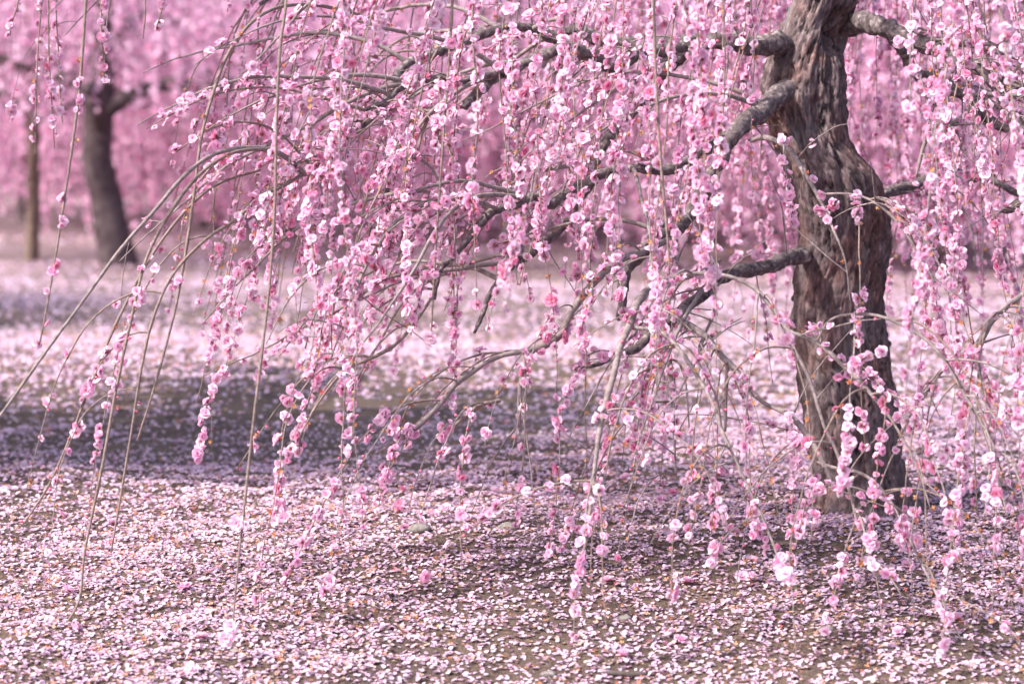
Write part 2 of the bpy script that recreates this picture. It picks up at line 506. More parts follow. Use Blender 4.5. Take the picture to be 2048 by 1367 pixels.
for k, R_, p_, s_ in single_petals:
    o = link("petal", pm[k], carpet)
    M4 = Matrix([[*(R_[0] * s_), p_[0]], [*(R_[1] * s_), p_[1]], [*(R_[2] * s_), p_[2]], [0, 0, 0, 1]])
    o.matrix_local = M4

# withered calyxes and stamen bits among the petals
bit = []
for a in range(4):
    t = a * 1.571 + 0.3
    c, s_ = math.cos(t), math.sin(t)
    bit.append([[0, 0, 0.002], [0.0055 * c - 0.002 * s_, 0.0055 * s_ + 0.002 * c, 0.004], [0.0055 * c + 0.002 * s_, 0.0055 * s_ - 0.002 * c, 0.0035]])
bit_v = np.array(bit).reshape(-1, 3); bit_f = np.arange(12).reshape(-1, 3)
parts, rn = [], []
for (y0, y1, dens, mul, mx) in ((3.7, 8.0, 1100, 0.9, 2.1), (8.0, 14, 160, 1.5, 3.6)):
    x, y = petal_points(y0, y1, dens, mx); n = len(x)
    R = rot_mats(rng.uniform(0, 6.283, n), np.abs(rng.normal(0, 0.6, n)), rng.uniform(0, 6.283, n))
    V, F = scatter((bit_v, bit_f), R, np.stack([x, y, ground_z(x, y) + 0.004 + rng.random(n) * 0.004], 1), rng.uniform(0.6, 1.3, n) * mul)
    parts.append((V, F)); rn.append(np.repeat(rng.random(n), len(bit_v)))
V, F = merge(parts)
litter = link("withered_litter", mesh_np("withered_litter", V, F, M_LITTER, attrs={"rnd": np.concatenate(rn)}, smooth=False))
tag(litter, "orange brown withered flower bits scattered among the fallen petals", "litter", kind="stuff")

# ------------------------------------------------------------------ blossom templates
def make_blossom(seed, res, open_=1.0):
    """a double plum blossom that faces +z; returns verts, tris, tone, material index (0 petal, 1 stamen, 2 calyx)"""
    r = np.random.default_rng(seed)
    if res == 2: rows, cols = [(0.0, 0.2), (0.25, 0.62), (0.5, 0.93), (0.78, 1.0), (1.0, 0.56)], 5
    elif res == 1: rows, cols = [(0.0, 0.34), (0.46, 0.98), (1.0, 0.62)], 3
    else: rows, cols = ROWS_F, 2
    V, F, T, Mi = [], [], [], []
    off = 0
    def put(v, f, t, m):
        nonlocal off
        V.append(v); F.append(f + off); T.append(t); Mi.append(np.full(len(f), m)); off += len(v)
    whorls = [(6, 0.0200, 0.0116, 0.14, 0.0), (6, 0.0165, 0.0096, 0.42, 0.002), (3, 0.0110, 0.0062, 0.85, 0.003)] if res == 2 else [(5, 0.0200, 0.0130, 0.14, 0.0), (4, 0.0165, 0.0112, 0.45, 0.002), (2, 0.0115, 0.0075, 0.85, 0.003)] if res else [(5, 0.0195, 0.012, 0.28, 0.0), (3, 0.014, 0.0095, 0.8, 0.002)]
    for (cnt, Lp, Wp, el, z0) in whorls:
        ph = r.uniform(0, 6.28)
        for k in range(cnt):
            e = (el + r.normal(0, 0.22)) * (1.0 if open_ == 1 else 1.0) + (1 - open_) * 0.7
            e = min(e, 1.45)
            v, f, u = petal_patch(rows, cols, Lp * r.uniform(0.85, 1.08), Wp * r.uniform(0.88, 1.1), r.uniform(0.05, 0.55), r.uniform(-0.28, 0.22), r, 0.06)
            ce, se = math.cos(e), math.sin(e)
            a = ph + k * 6.2832 / cnt + r.normal(0, 0.12)
            roll = r.normal(0, 0.18)
            v = v @ np.array([[1, 0, 0], [0, math.cos(roll), math.sin(roll)], [0, -math.sin(roll), math.cos(roll)]])
            v = np.stack([v[:, 0] * ce - v[:, 2] * se + 0.0012, v[:, 1], v[:, 0] * se + v[:, 2] * ce], 1)
            ca, sa = math.cos(a), math.sin(a)
            v = np.stack([v[:, 0] * ca - v[:, 1] * sa, v[:, 0] * sa + v[:, 1] * ca, v[:, 2] + 0.0045 + z0], 1)
            put(v, f, u * (1.0 if el < 0.5 else 0.86), 0)
    ns = (0, 5, 20)[res]
    for k in range(ns):
        a = r.uniform(0, 6.28); e = r.uniform(0.75, 1.45); l = r.uniform(0.006, 0.0105)
        d = np.array([math.cos(a) * math.cos(e), math.sin(a) * math.cos(e), math.sin(e)])
        s = np.array([-math.sin(a), math.cos(a), 0]) * 0.00028
        b = np.array([0, 0, 0.006]); t = b + d * l
        put(np.array([b - s, b + s, t]), np.array([[0, 1, 2]]), np.zeros(3), 1)
        q = 0.00075; up = np.array([0, 0, q])
        put(np.array([t - s * 2.6, t + s * 2.6, t + up + d * q]), np.array([[0, 1, 2]]), np.zeros(3), 1)
    # calyx: cup and five sepals bent back
    m = (4, 5, 7)[res]
    a = np.linspace(0, 6.2832, m, endpoint=False)
    ring0 = np.stack([np.cos(a) * 0.0012, np.sin(a) * 0.0012, np.full(m, -0.001)], 1)
    ring1 = np.stack([np.cos(a) * 0.0042, np.sin(a) * 0.0042, np.full(m, 0.005)], 1)
    j = np.arange(m); jn = (j + 1) % m
    put(np.vstack([ring0, ring1]), np.vstack([np.stack([j, jn, jn + m], 1), np.stack([j, jn + m, j + m], 1)]), np.zeros(2 * m), 2)
    if res:
        for k in range(5):
            t = k * 1.2566 + 0.4
            c, s = math.cos(t), math.sin(t)
            b = np.array([[0.0036 * c - 0.0022 * s, 0.0036 * s + 0.0022 * c, 0.0042], [0.0036 * c + 0.0022 * s, 0.0036 * s - 0.0022 * c, 0.0042], [0.0078 * c, 0.0078 * s, 0.0028]])
            put(b, np.array([[0, 1, 2]]), np.zeros(3), 2)
    return np.vstack(V), np.vstack(F), np.concatenate(T), np.concatenate(Mi)

FLOWER_MATS = [M_PETAL, M_STAMEN, M_CALYX]
B_HI = [make_blossom(100 + k, 2, [1, 1, 0.92, 0.7, 0.85, 0.4][k]) for k in range(6)]
B_MID = [make_blossom(200 + k, 1, [1, 1, 0.95, 0.72, 0.85, 0.45, 1, 0.6, 0.2, 0.9][k]) for k in range(10)]
B_LOW = [make_blossom(300 + k, 0, 1) for k in range(3)]
ME_HI = [mesh_np("blossom", b[0], b[1], FLOWER_MATS, b[3], {"tone": b[2]}) for b in B_HI]

def frames_to(d, spin):
    """rotation matrices whose z axis is the unit vector d"""
    d = d / np.linalg.norm(d, axis=1)[:, None]
    up = np.where(np.abs(d[:, 2:3]) > 0.9, np.array([[1.0, 0, 0]]), np.array([[0, 0, 1.0]]))
    x = np.cross(up, d); x /= np.linalg.norm(x, axis=1)[:, None]
    y = np.cross(d, x)
    c, s = np.cos(spin)[:, None], np.sin(spin)[:, None]
    return np.stack([x * c + y * s, -x * s + y * c, d], 2)

def blossom_mesh(name, templ, pos, dirs, scale, r, mats):
    n = len(pos)
    which = r.integers(0, len(templ), n)
    R = frames_to(dirs, r.uniform(0, 6.283, n))
    rn = r.random(n)
    parts, rs, ts, ms = [], [], [], []
    for k, b in enumerate(templ):
        m = which == k
        if not m.any(): continue
        V, F = scatter(b, R[m], pos[m], scale[m])
        parts.append((V, F)); rs.append(np.repeat(rn[m], len(b[0]))); ts.append(np.tile(b[2], m.sum())); ms.append(np.tile(b[3], m.sum()))
    V, F = merge(parts)
    return mesh_np(name, V, F, mats, np.concatenate(ms), {"rnd": np.concatenate(rs), "tone": np.concatenate(ts)})

FAR_T = []
for k in range(3):
    r = np.random.default_rng(400 + k); V, F, T = [], [], []; o = 0
    for j in range(4):
        a = j * 1.5708 + r.normal(0, 0.2); e = r.uniform(0.1, 0.7); l = 0.019; w = 0.0135
        c, s = math.cos(a), math.sin(a); ce, se = math.cos(e), math.sin(e)
        q = np.array([[0, 0, 0], [l * 0.62, -w, 0.003], [l, 0, 0], [l * 0.62, w, 0.003]])
        q = np.stack([q[:, 0] * ce - q[:, 2] * se, q[:, 1], q[:, 0] * se + q[:, 2] * ce], 1)
        q = np.stack([q[:, 0] * c - q[:, 1] * s, q[:, 0] * s + q[:, 1] * c, q[:, 2]], 1)
        V.append(q); F.append(np.array([[0, 1, 2], [0, 2, 3]]) + o); T.append(np.array([0.1, 0.7, 1, 0.7])); o += 4
    FAR_T.append((np.vstack(V), np.vstack(F), np.concatenate(T), np.zeros(8)))
# ------------------------------------------------------------------ the old weeping plum: trunk
TD = 6.12
base_p = P(1728, 1010, TD)
tree = bpy.data.objects.new("weeping_plum_tree", None); col.objects.link(tree)
tree.location = (base_p[0], base_p[1], float(ground_z(base_p[0], base_p[1], False)))
tag(tree, "old weeping plum tree with a thick dark trunk and pink blossom on long hanging shoots", "tree")

edges = [(1060, 1600, 1850), (1012, 1625, 1832), (985, 1628, 1822), (930, 1622, 1811), (890, 1611, 1808), (830, 1607, 1803), (750, 1600, 1792), (690, 1589, 1782),
         (630, 1587, 1775), (560, 1591, 1778), (500, 1590, 1784), (440, 1586, 1781), (395, 1575, 1771), (350, 1564, 1752), (300, 1548, 1705), (262, 1537, 1690),
         (200, 1520, 1688), (130, 1530, 1688), (60, 1562, 1700), (0, 1584, 1716), (-80, 1596, 1716), (-160, 1606, 1712), (-260, 1620, 1700), (-380, 1640, 1700)]
tp = []
for (py, l, r_) in edges:
    c = P((l + r_) / 2, py, TD); tp.append([*c, (r_ - l) / 2 / FPX * TD])
tpath = spline(tp, 0.0072)
# a gentle sway in depth so that the trunk is not a flat tracing
zz = tpath[:, 2]
tpath[:, 1] += 0.035 * np.sin(zz * 4.2 + 0.6) - 0.02 * np.sin(zz * 9.0)
sides = 160
p = tpath[:, :3]; r0 = tpath[:, 3]
ang = np.linspace(0, 2 * np.pi, sides, endpoint=False)
A, Z = np.meshgrid(ang, p[:, 2])
RR = np.repeat(r0[:, None], sides, 1) * 0.97
ux, uy = np.cos(A), np.sin(A)
ns = lambda k, kz, seed, o=2: fbm(ux * k, uy * k, Z * kz, seed, o)
RR = RR * (1 + 0.045 * ns(1.3, 3.0, 61) + 0.03 * ns(3.0, 7.0, 62))
per = 24
warp = 0.35 * ns(2.5, 9, 66)
e1, c1 = voro_edge(A / (2 * np.pi) * per + 1.6 * warp + 0.5 * ns(5, 16, 69), Z * 8.5 + 0.7 * ns(4.5, 6, 67) + 0 * A, per, 71)
e2, c2 = voro_edge(A / (2 * np.pi) * 64 + 2.5 * warp, Z * 26 + 0.5 * ns(6, 12, 68), 64, 72)
crack1 = np.clip(1 - e1 / 0.15, 0, 1) * np.clip(0.7 + 1.2 * ns(2.2, 4, 70), 0, 1); crack2 = np.clip(1 - e2 / 0.22, 0, 1)
ridge = np.abs(vnoise(ux * 13 + 0.9 * warp, uy * 13, Z * 4.5 + warp, 73)) + 0.6 * np.abs(vnoise(ux * 30 + warp, uy * 30, Z * 11, 75))
RR = RR + 0.006 * (c1 - 0.5) - 0.016 * crack1 ** 1.2 - 0.004 * crack2 + 0.0022 * (c2 - 0.5) + 0.0085 * (ridge - 0.5) + 0.0045 * vnoise(ux * 42, uy * 42, Z * 42, 74) + 0.003 * vnoise(ux * 80, uy * 80, Z * 70, 76)
RR = RR + 0.26 * np.clip(0.09 - (Z - tree.location.z), 0, 0.16) ** 1.25 * (1 + 0.8 * np.cos(A * 5 + 1) + 0.3 * np.cos(A * 3))
# dark hollow under the fork, an old wound below it
def dent(px, py, rw, rh, depth):
    global RR
    q = P(px, py, TD)
    k = int(np.argmin(np.abs(p[:, 2] - q[2])))
    X = p[:, 0][:, None] + RR * ux; Y = p[:, 1][:, None] + RR * uy
    front = uy < 0.1
    RR = RR - depth * np.exp(-(((X - q[0]) / rw) ** 2 + ((Z - q[2]) / rh) ** 2)) * front
dent(1672, 66, 0.035, 0.05, 0.075)
dent(1622, 235, 0.035, 0.06, 0.028)
dent(1570, 330, 0.04, 0.12, 0.02)
dent(1668, 360, 0.012, 0.09, 0.02)
dent(1705, 900, 0.02, 0.16, 0.014)
X = p[:, 0][:, None] + RR * ux; Y = p[:, 1][:, None] + RR * uy * 0.92
tv = np.stack([X, Y, Z], -1).reshape(-1, 3)
n_ = len(p)
i = np.arange(n_ - 1)[:, None] * sides; j = np.arange(sides)[None]
a_ = (i + j).ravel(); b_ = (i + (j + 1) % sides).ravel()
tq = np.stack([a_, b_, b_ + sides, a_ + sides], 1)
crack = np.clip(0.95 * crack1 ** 1.2 + 0.35 * crack2 ** 1.5, 0, 1) * (0.55 + 0.45 * np.clip(ns(2, 5, 80) + 0.5, 0, 1))
child_world("trunk", mesh_np("trunk", tv, tq, M_TRUNK, attrs={"crack": crack.ravel()}), tree)

# ------------------------------------------------------------------ limbs and branches: (px, py, depth, radius px)
LIMBS = {
 "limb": [
  [(1650, 96, 6.18, 30), (1590, 90, 6.10, 28), (1545, 87, 6.03, 26), (1490, 84, 5.98, 24), (1400, 86, 5.95, 22), (1335, 96, 5.93, 23), (1270, 108, 5.9, 20), (1208, 124, 5.88, 18), (1169, 108, 5.86, 18), (1125, 96, 5.82, 16), (1066, 115, 5.8, 15), (1025, 135, 5.78, 14), (987, 154, 5.76, 14), (956, 186, 5.74, 13), (930, 215, 5.7, 8)],
  [(1400, 88, 5.96, 18), (1300, 88, 6.0, 17), (1230, 84, 6.03, 15), (1185, 79, 6.05, 16), (1153, 60, 6.06, 15), (1102, 74, 6.06, 16), (1066, 60, 6.04, 13), (1010, 58, 6.0, 12), (956, 68, 5.97, 11), (905, 95, 5.95, 10), (877, 107, 5.93, 12), (821, 126, 5.9, 11), (794, 154, 5.88, 11), (778, 190, 5.86, 9), (755, 222, 5.84, 7), (715, 262, 5.8, 6)],
  [(1035, 130, 5.78, 12), (956, 152, 5.72, 10), (877, 163, 5.7, 13), (837, 159, 5.68, 11), (798, 178, 5.66, 10), (770, 205, 5.64, 8), (730, 220, 5.6, 6)],
  [(1620, 165, 6.14, 36), (1580, 182, 6.04, 30), (1548, 200, 5.96, 25), (1510, 232, 5.89, 23), (1481, 252, 5.84, 22), (1455, 281, 5.8, 20), (1437, 330, 5.78, 19), (1415, 382, 5.76, 20), (1389, 421, 5.74, 20), (1358, 456, 5.72, 20), (1332, 474, 5.7, 17), (1297, 492, 5.68, 18), (1268, 520, 5.67, 16), (1250, 545, 5.66, 15), (1243, 600, 5.65, 12), (1235, 640, 5.64, 6)],
  [(1470, 262, 5.83, 18), (1430, 290, 5.8, 16), (1397, 303, 5.78, 14), (1354, 329, 5.76, 14), (1323, 339, 5.74, 12), (1257, 334, 5.72, 11), (1204, 348, 5.7, 13), (1181, 363, 5.68, 15), (1129, 387, 5.66, 14), (1102, 406, 5.64, 15), (1074, 390, 5.62, 12), (1031, 411, 5.6, 10), (991, 420, 5.58, 10), (967, 436, 5.56, 9), (944, 458, 5.55, 9), (928, 486, 5.54, 8), (904, 517, 5.53, 8), (880, 545, 5.52, 6), (868, 600, 5.5, 5)],
  [(1400, 90, 6.0, 16), (1345, 130, 6.12, 14), (1322, 160, 6.16, 14), (1300, 185, 6.18, 15), (1270, 212, 6.2, 15), (1238, 258, 6.2, 14), (1209, 292, 6.18, 14), (1187, 328, 6.16, 13), (1175, 372, 6.12, 13), (1140, 430, 6.08, 13), (1112, 464, 6.05, 12), (1087, 485, 6.02, 13), (1060, 508, 6.0, 14), (1029, 527, 5.98, 13), (1003, 540, 5.96, 11), (1000, 560, 5.95, 9), (978, 590, 5.94, 7), (966, 625, 5.92, 6), (950, 665, 5.9, 4)],
  [(1660, 500, 6.16, 26), (1615, 512, 6.07, 22), (1575, 521, 6.0, 19), (1507, 535, 5.92, 17), (1446, 555, 5.85, 16), (1411, 579, 5.8, 15), (1385, 600, 5.76, 15), (1355, 630, 5.72, 15), (1325, 652, 5.68, 16), (1298, 664, 5.65, 14), (1276, 690, 5.62, 11), (1240, 705, 5.6, 8), (1200, 725, 5.57, 6), (1160, 735, 5.54, 4)],
  [(1680, 44, 6.17, 32), (1715, 46, 6.12, 28), (1748, 49, 6.05, 24), (1779, 55, 6.0, 23), (1814, 75, 5.95, 21), (1858, 98, 5.9, 19), (1905, 122, 5.85, 16), (1955, 132, 5.8, 14), (2010, 165, 5.76, 13), (2080, 178, 5.7, 11), (2160, 210, 5.65, 8)],
  [(1770, 55, 6.02, 16), (1800, 95, 6.06, 13), (1832, 145, 6.08, 13), (1880, 178, 6.1, 12), (1929, 194, 6.1, 14), (1964, 224, 6.1, 13), (1999, 252, 6.08, 12), (2048, 262, 6.05, 10), (2120, 300, 6.0, 8)],
  [(1955, 132, 5.8, 15), (1990, 172, 5.78, 15), (2012, 206, 5.76, 15), (2034, 240, 5.74, 15), (2075, 275, 5.7, 12), (2150, 330, 5.66, 9)],
  [(1700, 420, 6.2, 18), (1800, 380, 6.45, 14), (1898, 345, 6.5, 14), (1918, 362, 6.5, 15), (1968, 358, 6.48, 9), (2012, 378, 6.46, 9), (2060, 398, 6.44, 8), (2130, 440, 6.4, 6)],
  [(2150, 372, 6.0, 12), (2070, 385, 5.98, 11), (2034, 404, 5.96, 10), (2012, 420, 5.95, 10), (1981, 413, 5.94, 4)],
  # arms that carry the upper crown
  [(1655, -330, 6.12, 30), (1520, -260, 5.8, 24), (1330, -230, 5.5, 20), (1120, -190, 5.3, 16), (900, -150, 5.15, 13), (700, -90, 5.05, 10), (560, -60, 4.98, 7)],
  [(1650, -250, 6.12, 30), (1480, -170, 6.2, 24), (1250, -160, 6.3, 19), (1000, -120, 6.35, 15), (800, -95, 6.3, 12), (640, -60, 6.2, 9), (520, 10, 6.1, 6)],
  [(1650, -280, 6.12, 28), (1560, -220, 5.6, 22), (1450, -190, 5.2, 18), (1300, -150, 4.95, 14), (1100, -110, 4.85, 9)],
  [(1660, -300, 6.12, 30), (1800, -230, 5.9, 22), (1950, -170, 5.7, 18), (2100, -120, 5.5, 13), (2220, -60, 5.4, 9)],
  [(1660, -280, 6.12, 28), (1760, -220, 5.6, 20), (1830, -180, 5.2, 15), (1900, -120, 4.95, 10), (1960, -70, 4.85, 6)],
  [(1660, -260, 6.15, 28), (1600, -200, 6.7, 22), (1450, -130, 7.1, 17), (1250, -90, 7.4, 13), (1080, -40, 7.6, 9)],
  [(1665, -260, 6.15, 28), (1780, -190, 6.7, 22), (1900, -120, 7.1, 17), (2020, -60, 7.4, 12)],
  [(1660, -370, 6.12, 26), (1640, -520, 6.2, 20), (1560, -640, 6.3, 15), (1400, -700, 6.2, 11), (1200, -660, 6.0, 7)],
  [(1665, -370, 6.12, 26), (1720, -500, 6.0, 19), (1830, -600, 5.9, 13), (1980, -600, 5.8, 8)],
 ],
 "branch": [
  [(1340, 478, 5.7, 9), (1290, 500, 5.62, 10), (1240, 520, 5.56, 10), (1208, 545, 5.52, 10), (1172, 582, 5.5, 11), (1142, 625, 5.48, 10), (1124, 664, 5.46, 10), (1095, 688, 5.44, 11), (1062, 699, 5.42, 10), (993, 714, 5.4, 7), (945, 742, 5.39, 8), (916, 762, 5.38, 8), (876, 812, 5.36, 8), (821, 863, 5.34, 8), (773, 893, 5.32, 7), (753, 908, 5.31, 5)],
  [(1070, 698, 5.42, 7), (1052, 724, 5.41, 7), (1041, 768, 5.4, 7), (1038, 820, 5.4, 6), (1040, 863, 5.4, 5)],
  [(1440, 520, 5.75, 5), (1400, 545, 5.5, 8), (1340, 560, 5.35, 10), (1300, 575, 5.25, 12), (1272, 612, 5.18, 12), (1260, 648, 5.12, 11), (1241, 691, 5.08, 10), (1227, 750, 5.04, 9), (1212, 801, 5.02, 9), (1201, 852, 5.0, 8), (1190, 930, 4.98, 7), (1182, 1010, 4.96, 6), (1172, 1080, 4.95, 5), (1158, 1145, 4.94, 4)],
  [(1366, 615, 5.72, 12), (1360, 640, 5.66, 12), (1385, 655, 5.6, 11), (1410, 671, 5.55, 10), (1443, 711, 5.48, 9), (1471, 739, 5.44, 9), (1495, 775, 5.4, 8), (1531, 807, 5.36, 7), (1575, 828, 5.32, 8), (1607, 860, 5.28, 9), (1640, 912, 5.24, 8), (1664, 966, 5.2, 6)],
  [(1445, 712, 5.48, 6), (1455, 735, 5.47, 7), (1452, 780, 5.46, 7), (1450, 862, 5.46, 5)],
  [(1262, 655, 5.12, 7), (1320, 662, 5.1, 7), (1360, 700, 5.06, 7), (1394, 751, 5.03, 7), (1425, 805, 5.0, 6), (1448, 870, 4.97, 6), (1479, 936, 4.94, 5), (1511, 1004, 4.92, 5), (1540, 1070, 4.9, 5), (1566, 1140, 4.88, 4)],
  [(1300, 580, 5.25, 6), (1370, 550, 5.22, 7), (1440, 549, 5.2, 7), (1500, 570, 5.18, 7), (1543, 614, 5.15, 7), (1575, 659, 5.12, 7), (1632, 683, 5.09, 7), (1700, 743, 5.05, 8), (1752, 799, 5.02, 6), (1790, 850, 5.0, 4.5), (1835, 935, 4.97, 3.5), (1862, 1020, 4.95, 2)],
  [(1575, 660, 5.12, 5), (1590, 700, 5.1, 5), (1620, 760, 5.08, 6), (1648, 850, 5.06, 6), (1672, 900, 5.04, 6), (1700, 985, 5.02, 5), (1720, 1060, 5.0, 5), (1760, 1160, 4.97, 4)],
  [(1625, 920, 5.25, 4), (1680, 938, 5.2, 6), (1720, 945, 5.16, 6), (1760, 975, 5.12, 6), (1800, 1035, 5.06, 6), (1840, 1120, 5.0, 5), (1900, 1240, 4.86, 4)],
  [(1500, 282, 5.84, 7), (1530, 275, 5.7, 8), (1570, 292, 5.6, 8), (1600, 330, 5.52, 8), (1640, 400, 5.45, 6), (1665, 455, 5.4, 4.5), (1690, 520, 5.36, 3.5), (1700, 600, 5.34, 2)],
  [(1645, 388, 5.45, 4), (1700, 388, 5.4, 4), (1750, 405, 5.35, 5), (1800, 450, 5.3, 5), (1845, 520, 5.26, 4), (1870, 565, 5.24, 4)],
  [(1633, 683, 5.09, 3), (1660, 640, 5.06, 4), (1710, 628, 5.03, 5), (1770, 635, 5.0, 5), (1840, 670, 4.98, 6), (1890, 720, 4.96, 6), (1930, 790, 4.94, 6), (1965, 850, 4.92, 6), (1990, 930, 4.9, 5), (2015, 1030, 4.87, 4)],
  [(2070, 575, 5.3, 9), (2030, 600, 5.28, 8), (1985, 640, 5.25, 9), (1955, 690, 5.22, 10), (1925, 718, 5.2, 8), (1890, 735, 5.18, 6), (1850, 790, 5.16, 5), (1825, 825, 5.15, 4)],
  [(1946, 215, 6.08, 9), (1911, 246, 6.05, 9), (1872, 252, 6.02, 7), (1850, 285, 6.0, 7), (1840, 320, 5.99, 6), (1832, 355, 5.98, 4)],
  [(1350, 462, 5.72, 8), (1352, 490, 5.7, 7), (1348, 510, 5.69, 7), (1362, 538, 5.68, 4)],
  [(1420, 575, 5.8, 5), (1424, 600, 5.75, 6), (1430, 620, 5.72, 6), (1418, 650, 5.7, 5), (1400, 690, 5.68, 5), (1385, 740, 5.66, 4)],
  [(1300, 670, 5.65, 10), (1330, 690, 5.6, 9), (1338, 720, 5.57, 8), (1344, 780, 5.55, 7), (1348, 860, 5.53, 5), (1352, 960, 5.5, 4)],
  [(715, 262, 5.8, 8), (680, 270, 5.72, 9), (662, 305, 5.68, 9), (655, 336, 5.65, 8), (636, 349, 5.62, 7), (606, 348, 5.6, 5)],
  [(995, 417, 5.58, 7), (956, 405, 5.5, 7), (912, 400, 5.45, 7), (873, 402, 5.42, 7), (837, 415, 5.4, 7), (786, 450, 5.36, 7), (750, 500, 5.32, 6), (720, 560, 5.3, 5), (690, 640, 5.28, 4), (660, 720, 5.27, 3)],
  [(880, 390, 5.46, 4), (872, 350, 5.48, 4), (845, 320, 5.48, 5), (805, 305, 5.47, 4), (770, 325, 5.45, 4)],
  [(930, 214, 5.7, 6), (870, 220, 5.62, 7), (845, 262, 5.58, 7), (836, 300, 5.55, 5)],
  [(606, 348, 5.6, 6), (560, 375, 5.52, 7), (520, 395, 5.46, 7), (470, 440, 5.4, 6), (410, 480, 5.34, 6), (345, 550, 5.3, 5), (305, 640, 5.27, 5), (282, 740, 5.25, 5), (265, 850, 5.24, 4), (240, 1000, 5.23, 4), (222, 1105, 5.22, 3)],
  [(606, 346, 5.6, 8), (580, 320, 5.55, 8), (548, 303, 5.5, 8), (500, 296, 5.45, 8), (430, 308, 5.38, 7), (370, 350, 5.32, 7), (310, 420, 5.27, 6), (240, 500, 5.23, 6), (160, 610, 5.18, 5), (90, 705, 5.14, 5), (0, 832, 5.1, 5), (-60, 915, 5.08, 4)],
  [(570, 312, 5.54, 5), (520, 299, 5.44, 6), (460, 308, 5.36, 6), (400, 348, 5.3, 6), (340, 425, 5.24, 6), (292, 520, 5.2, 5), (262, 640, 5.17, 5), (232, 780, 5.15, 5), (205, 930, 5.13, 5), (170, 1100, 5.12, 4), (158, 1200, 5.11, 4), (120, 1262, 5.1, 3)],
  [(520, 340, 5.6, 5), (440, 366, 5.5, 5), (380, 412, 5.44, 5), (310, 500, 5.38, 5), (250, 610, 5.34, 5), (200, 720, 5.3, 5), (150, 850, 5.28, 4), (100, 965, 5.26, 4), (48, 1046, 5.25, 3)],
  [(720, 30, 5.9, 6), (640, 12, 5.75, 6), (560, 14, 5.6, 6), (500, 48, 5.5, 6), (455, 110, 5.44, 6), (425, 190, 5.4, 6), (402, 280, 5.37, 5), (388, 390, 5.35, 5), (372, 500, 5.33, 5), (350, 620, 5.32, 4), (310, 770, 5.3, 4), (275, 880, 5.29, 3)],
  [(880, 545, 5.52, 5), (860, 600, 5.46, 5), (800, 680, 5.4, 6), (745, 715, 5.36, 6), (690, 740, 5.33, 5), (640, 800, 5.3, 4), (600, 870, 5.28, 3)],
  [(1000, 800, 5.37, 7), (955, 812, 5.35, 7), (910, 850, 5.33, 6), (880, 870, 5.32, 5)],
  [(1058, 62, 6.04, 8), (1100, 40, 6.0, 7), (1135, 36, 5.97, 9), (1150, 10, 5.95, 6), (1160, -60, 5.95, 4)],
  [(560, -60, 5.0, 6), (572, 0, 4.96, 5), (560, 100, 4.95, 5), (553, 250, 4.94, 5), (550, 400, 4.93, 5), (540, 560, 4.92, 5), (522, 720, 4.91, 5), (505, 860, 4.9, 4.5), (490, 1000, 4.89, 4.5), (474, 1150, 4.88, 4), (462, 1292, 4.87, 3)],
  [(910, -90, 5.2, 5), (905, 0, 5.15, 5), (898, 120, 5.13, 4), (888, 260, 5.12, 4), (878, 400, 5.11, 4), (868, 560, 5.1, 3.5), (862, 680, 5.1, 3)],
  [(1315, -150, 5.0, 5), (1308, 0, 4.95, 5), (1312, 150, 4.94, 5), (1320, 300, 4.93, 5), (1332, 440, 4.92, 4), (1340, 540, 4.92, 3)],
  [(730, 220, 5.6, 6), (640, 195, 5.54, 5), (560, 176, 5.5, 4), (480, 178, 5.46, 3.5), (410, 196, 5.43, 3), (345, 228, 5.41, 2.5), (292, 258, 5.4, 2)],
  [(636, 348, 5.62, 5), (560, 268, 5.55, 4), (490, 244, 5.5, 3.5), (420, 258, 5.47, 3), (352, 304, 5.45, 2)],
 ],
}
nodes_src = []       # places from which shoots may spring: (xyz, radius, weight)
traced_paths = []
for kind_name, lst in LIMBS.items():
    for k, pts in enumerate(lst):
        big = kind_name == "limb"
        wp = [[*P(a, b, d), r_ * (0.80 if big else (0.74 if r_ > 7.5 else 0.62)) / FPX * d] for (a, b, d, r_) in pts]
        path = spline(wp, 0.007 if big else 0.014)
        L_ = np.linspace(0, 1, len(path))
        if big:                                           # old wood wanders and is knotty
            q = path[:, :3] * 11
            amp = np.minimum(path[:, 3] * 0.55, 0.014) * np.minimum(1, L_ * 8)
            for ax in range(3):
                path[:, ax] += amp * fbm(q[:, 0] + ax * 13, q[:, 1], q[:, 2], 90 + k, 2)
            path[:, 3] *= 1 + 0.09 * fbm(q[:, 0] * 1.6, q[:, 1] * 1.6, q[:, 2] * 1.6, 95 + k, 2)
        v, f = tube(path, 14 if big else 8, 0.27 if big else 0.14, k * 3, 70 if big else 70)
        rmax = max(p_[3] for p_ in pts)
        mat = M_LIMB if big else (M_TWIG if rmax > 7.5 or k < 20 else M_YOUNG)
        child_world(kind_name, mesh_np(kind_name, v, f, mat), tree)
        traced_paths.append((kind_name, k, path))

# ------------------------------------------------------------------ hanging shoots, grown from the limbs
gr = np.random.default_rng(77)
trunk_xy = np.array([base_p[0], base_p[1]])
shoot_deep = []
shoots = []          # dict(path, flower)
def y_limit(px):
    if px < 330: return gr.normal(640, 120)
    if px < 560: return gr.normal(720, 140)
    if px < 760: return gr.normal(740, 160)
    if px < 1500: return gr.normal(620, 170) if gr.random() < 0.72 else gr.normal(980, 160)
    return gr.normal(760, 230) if gr.random() < 0.75 else gr.normal(1150, 120)

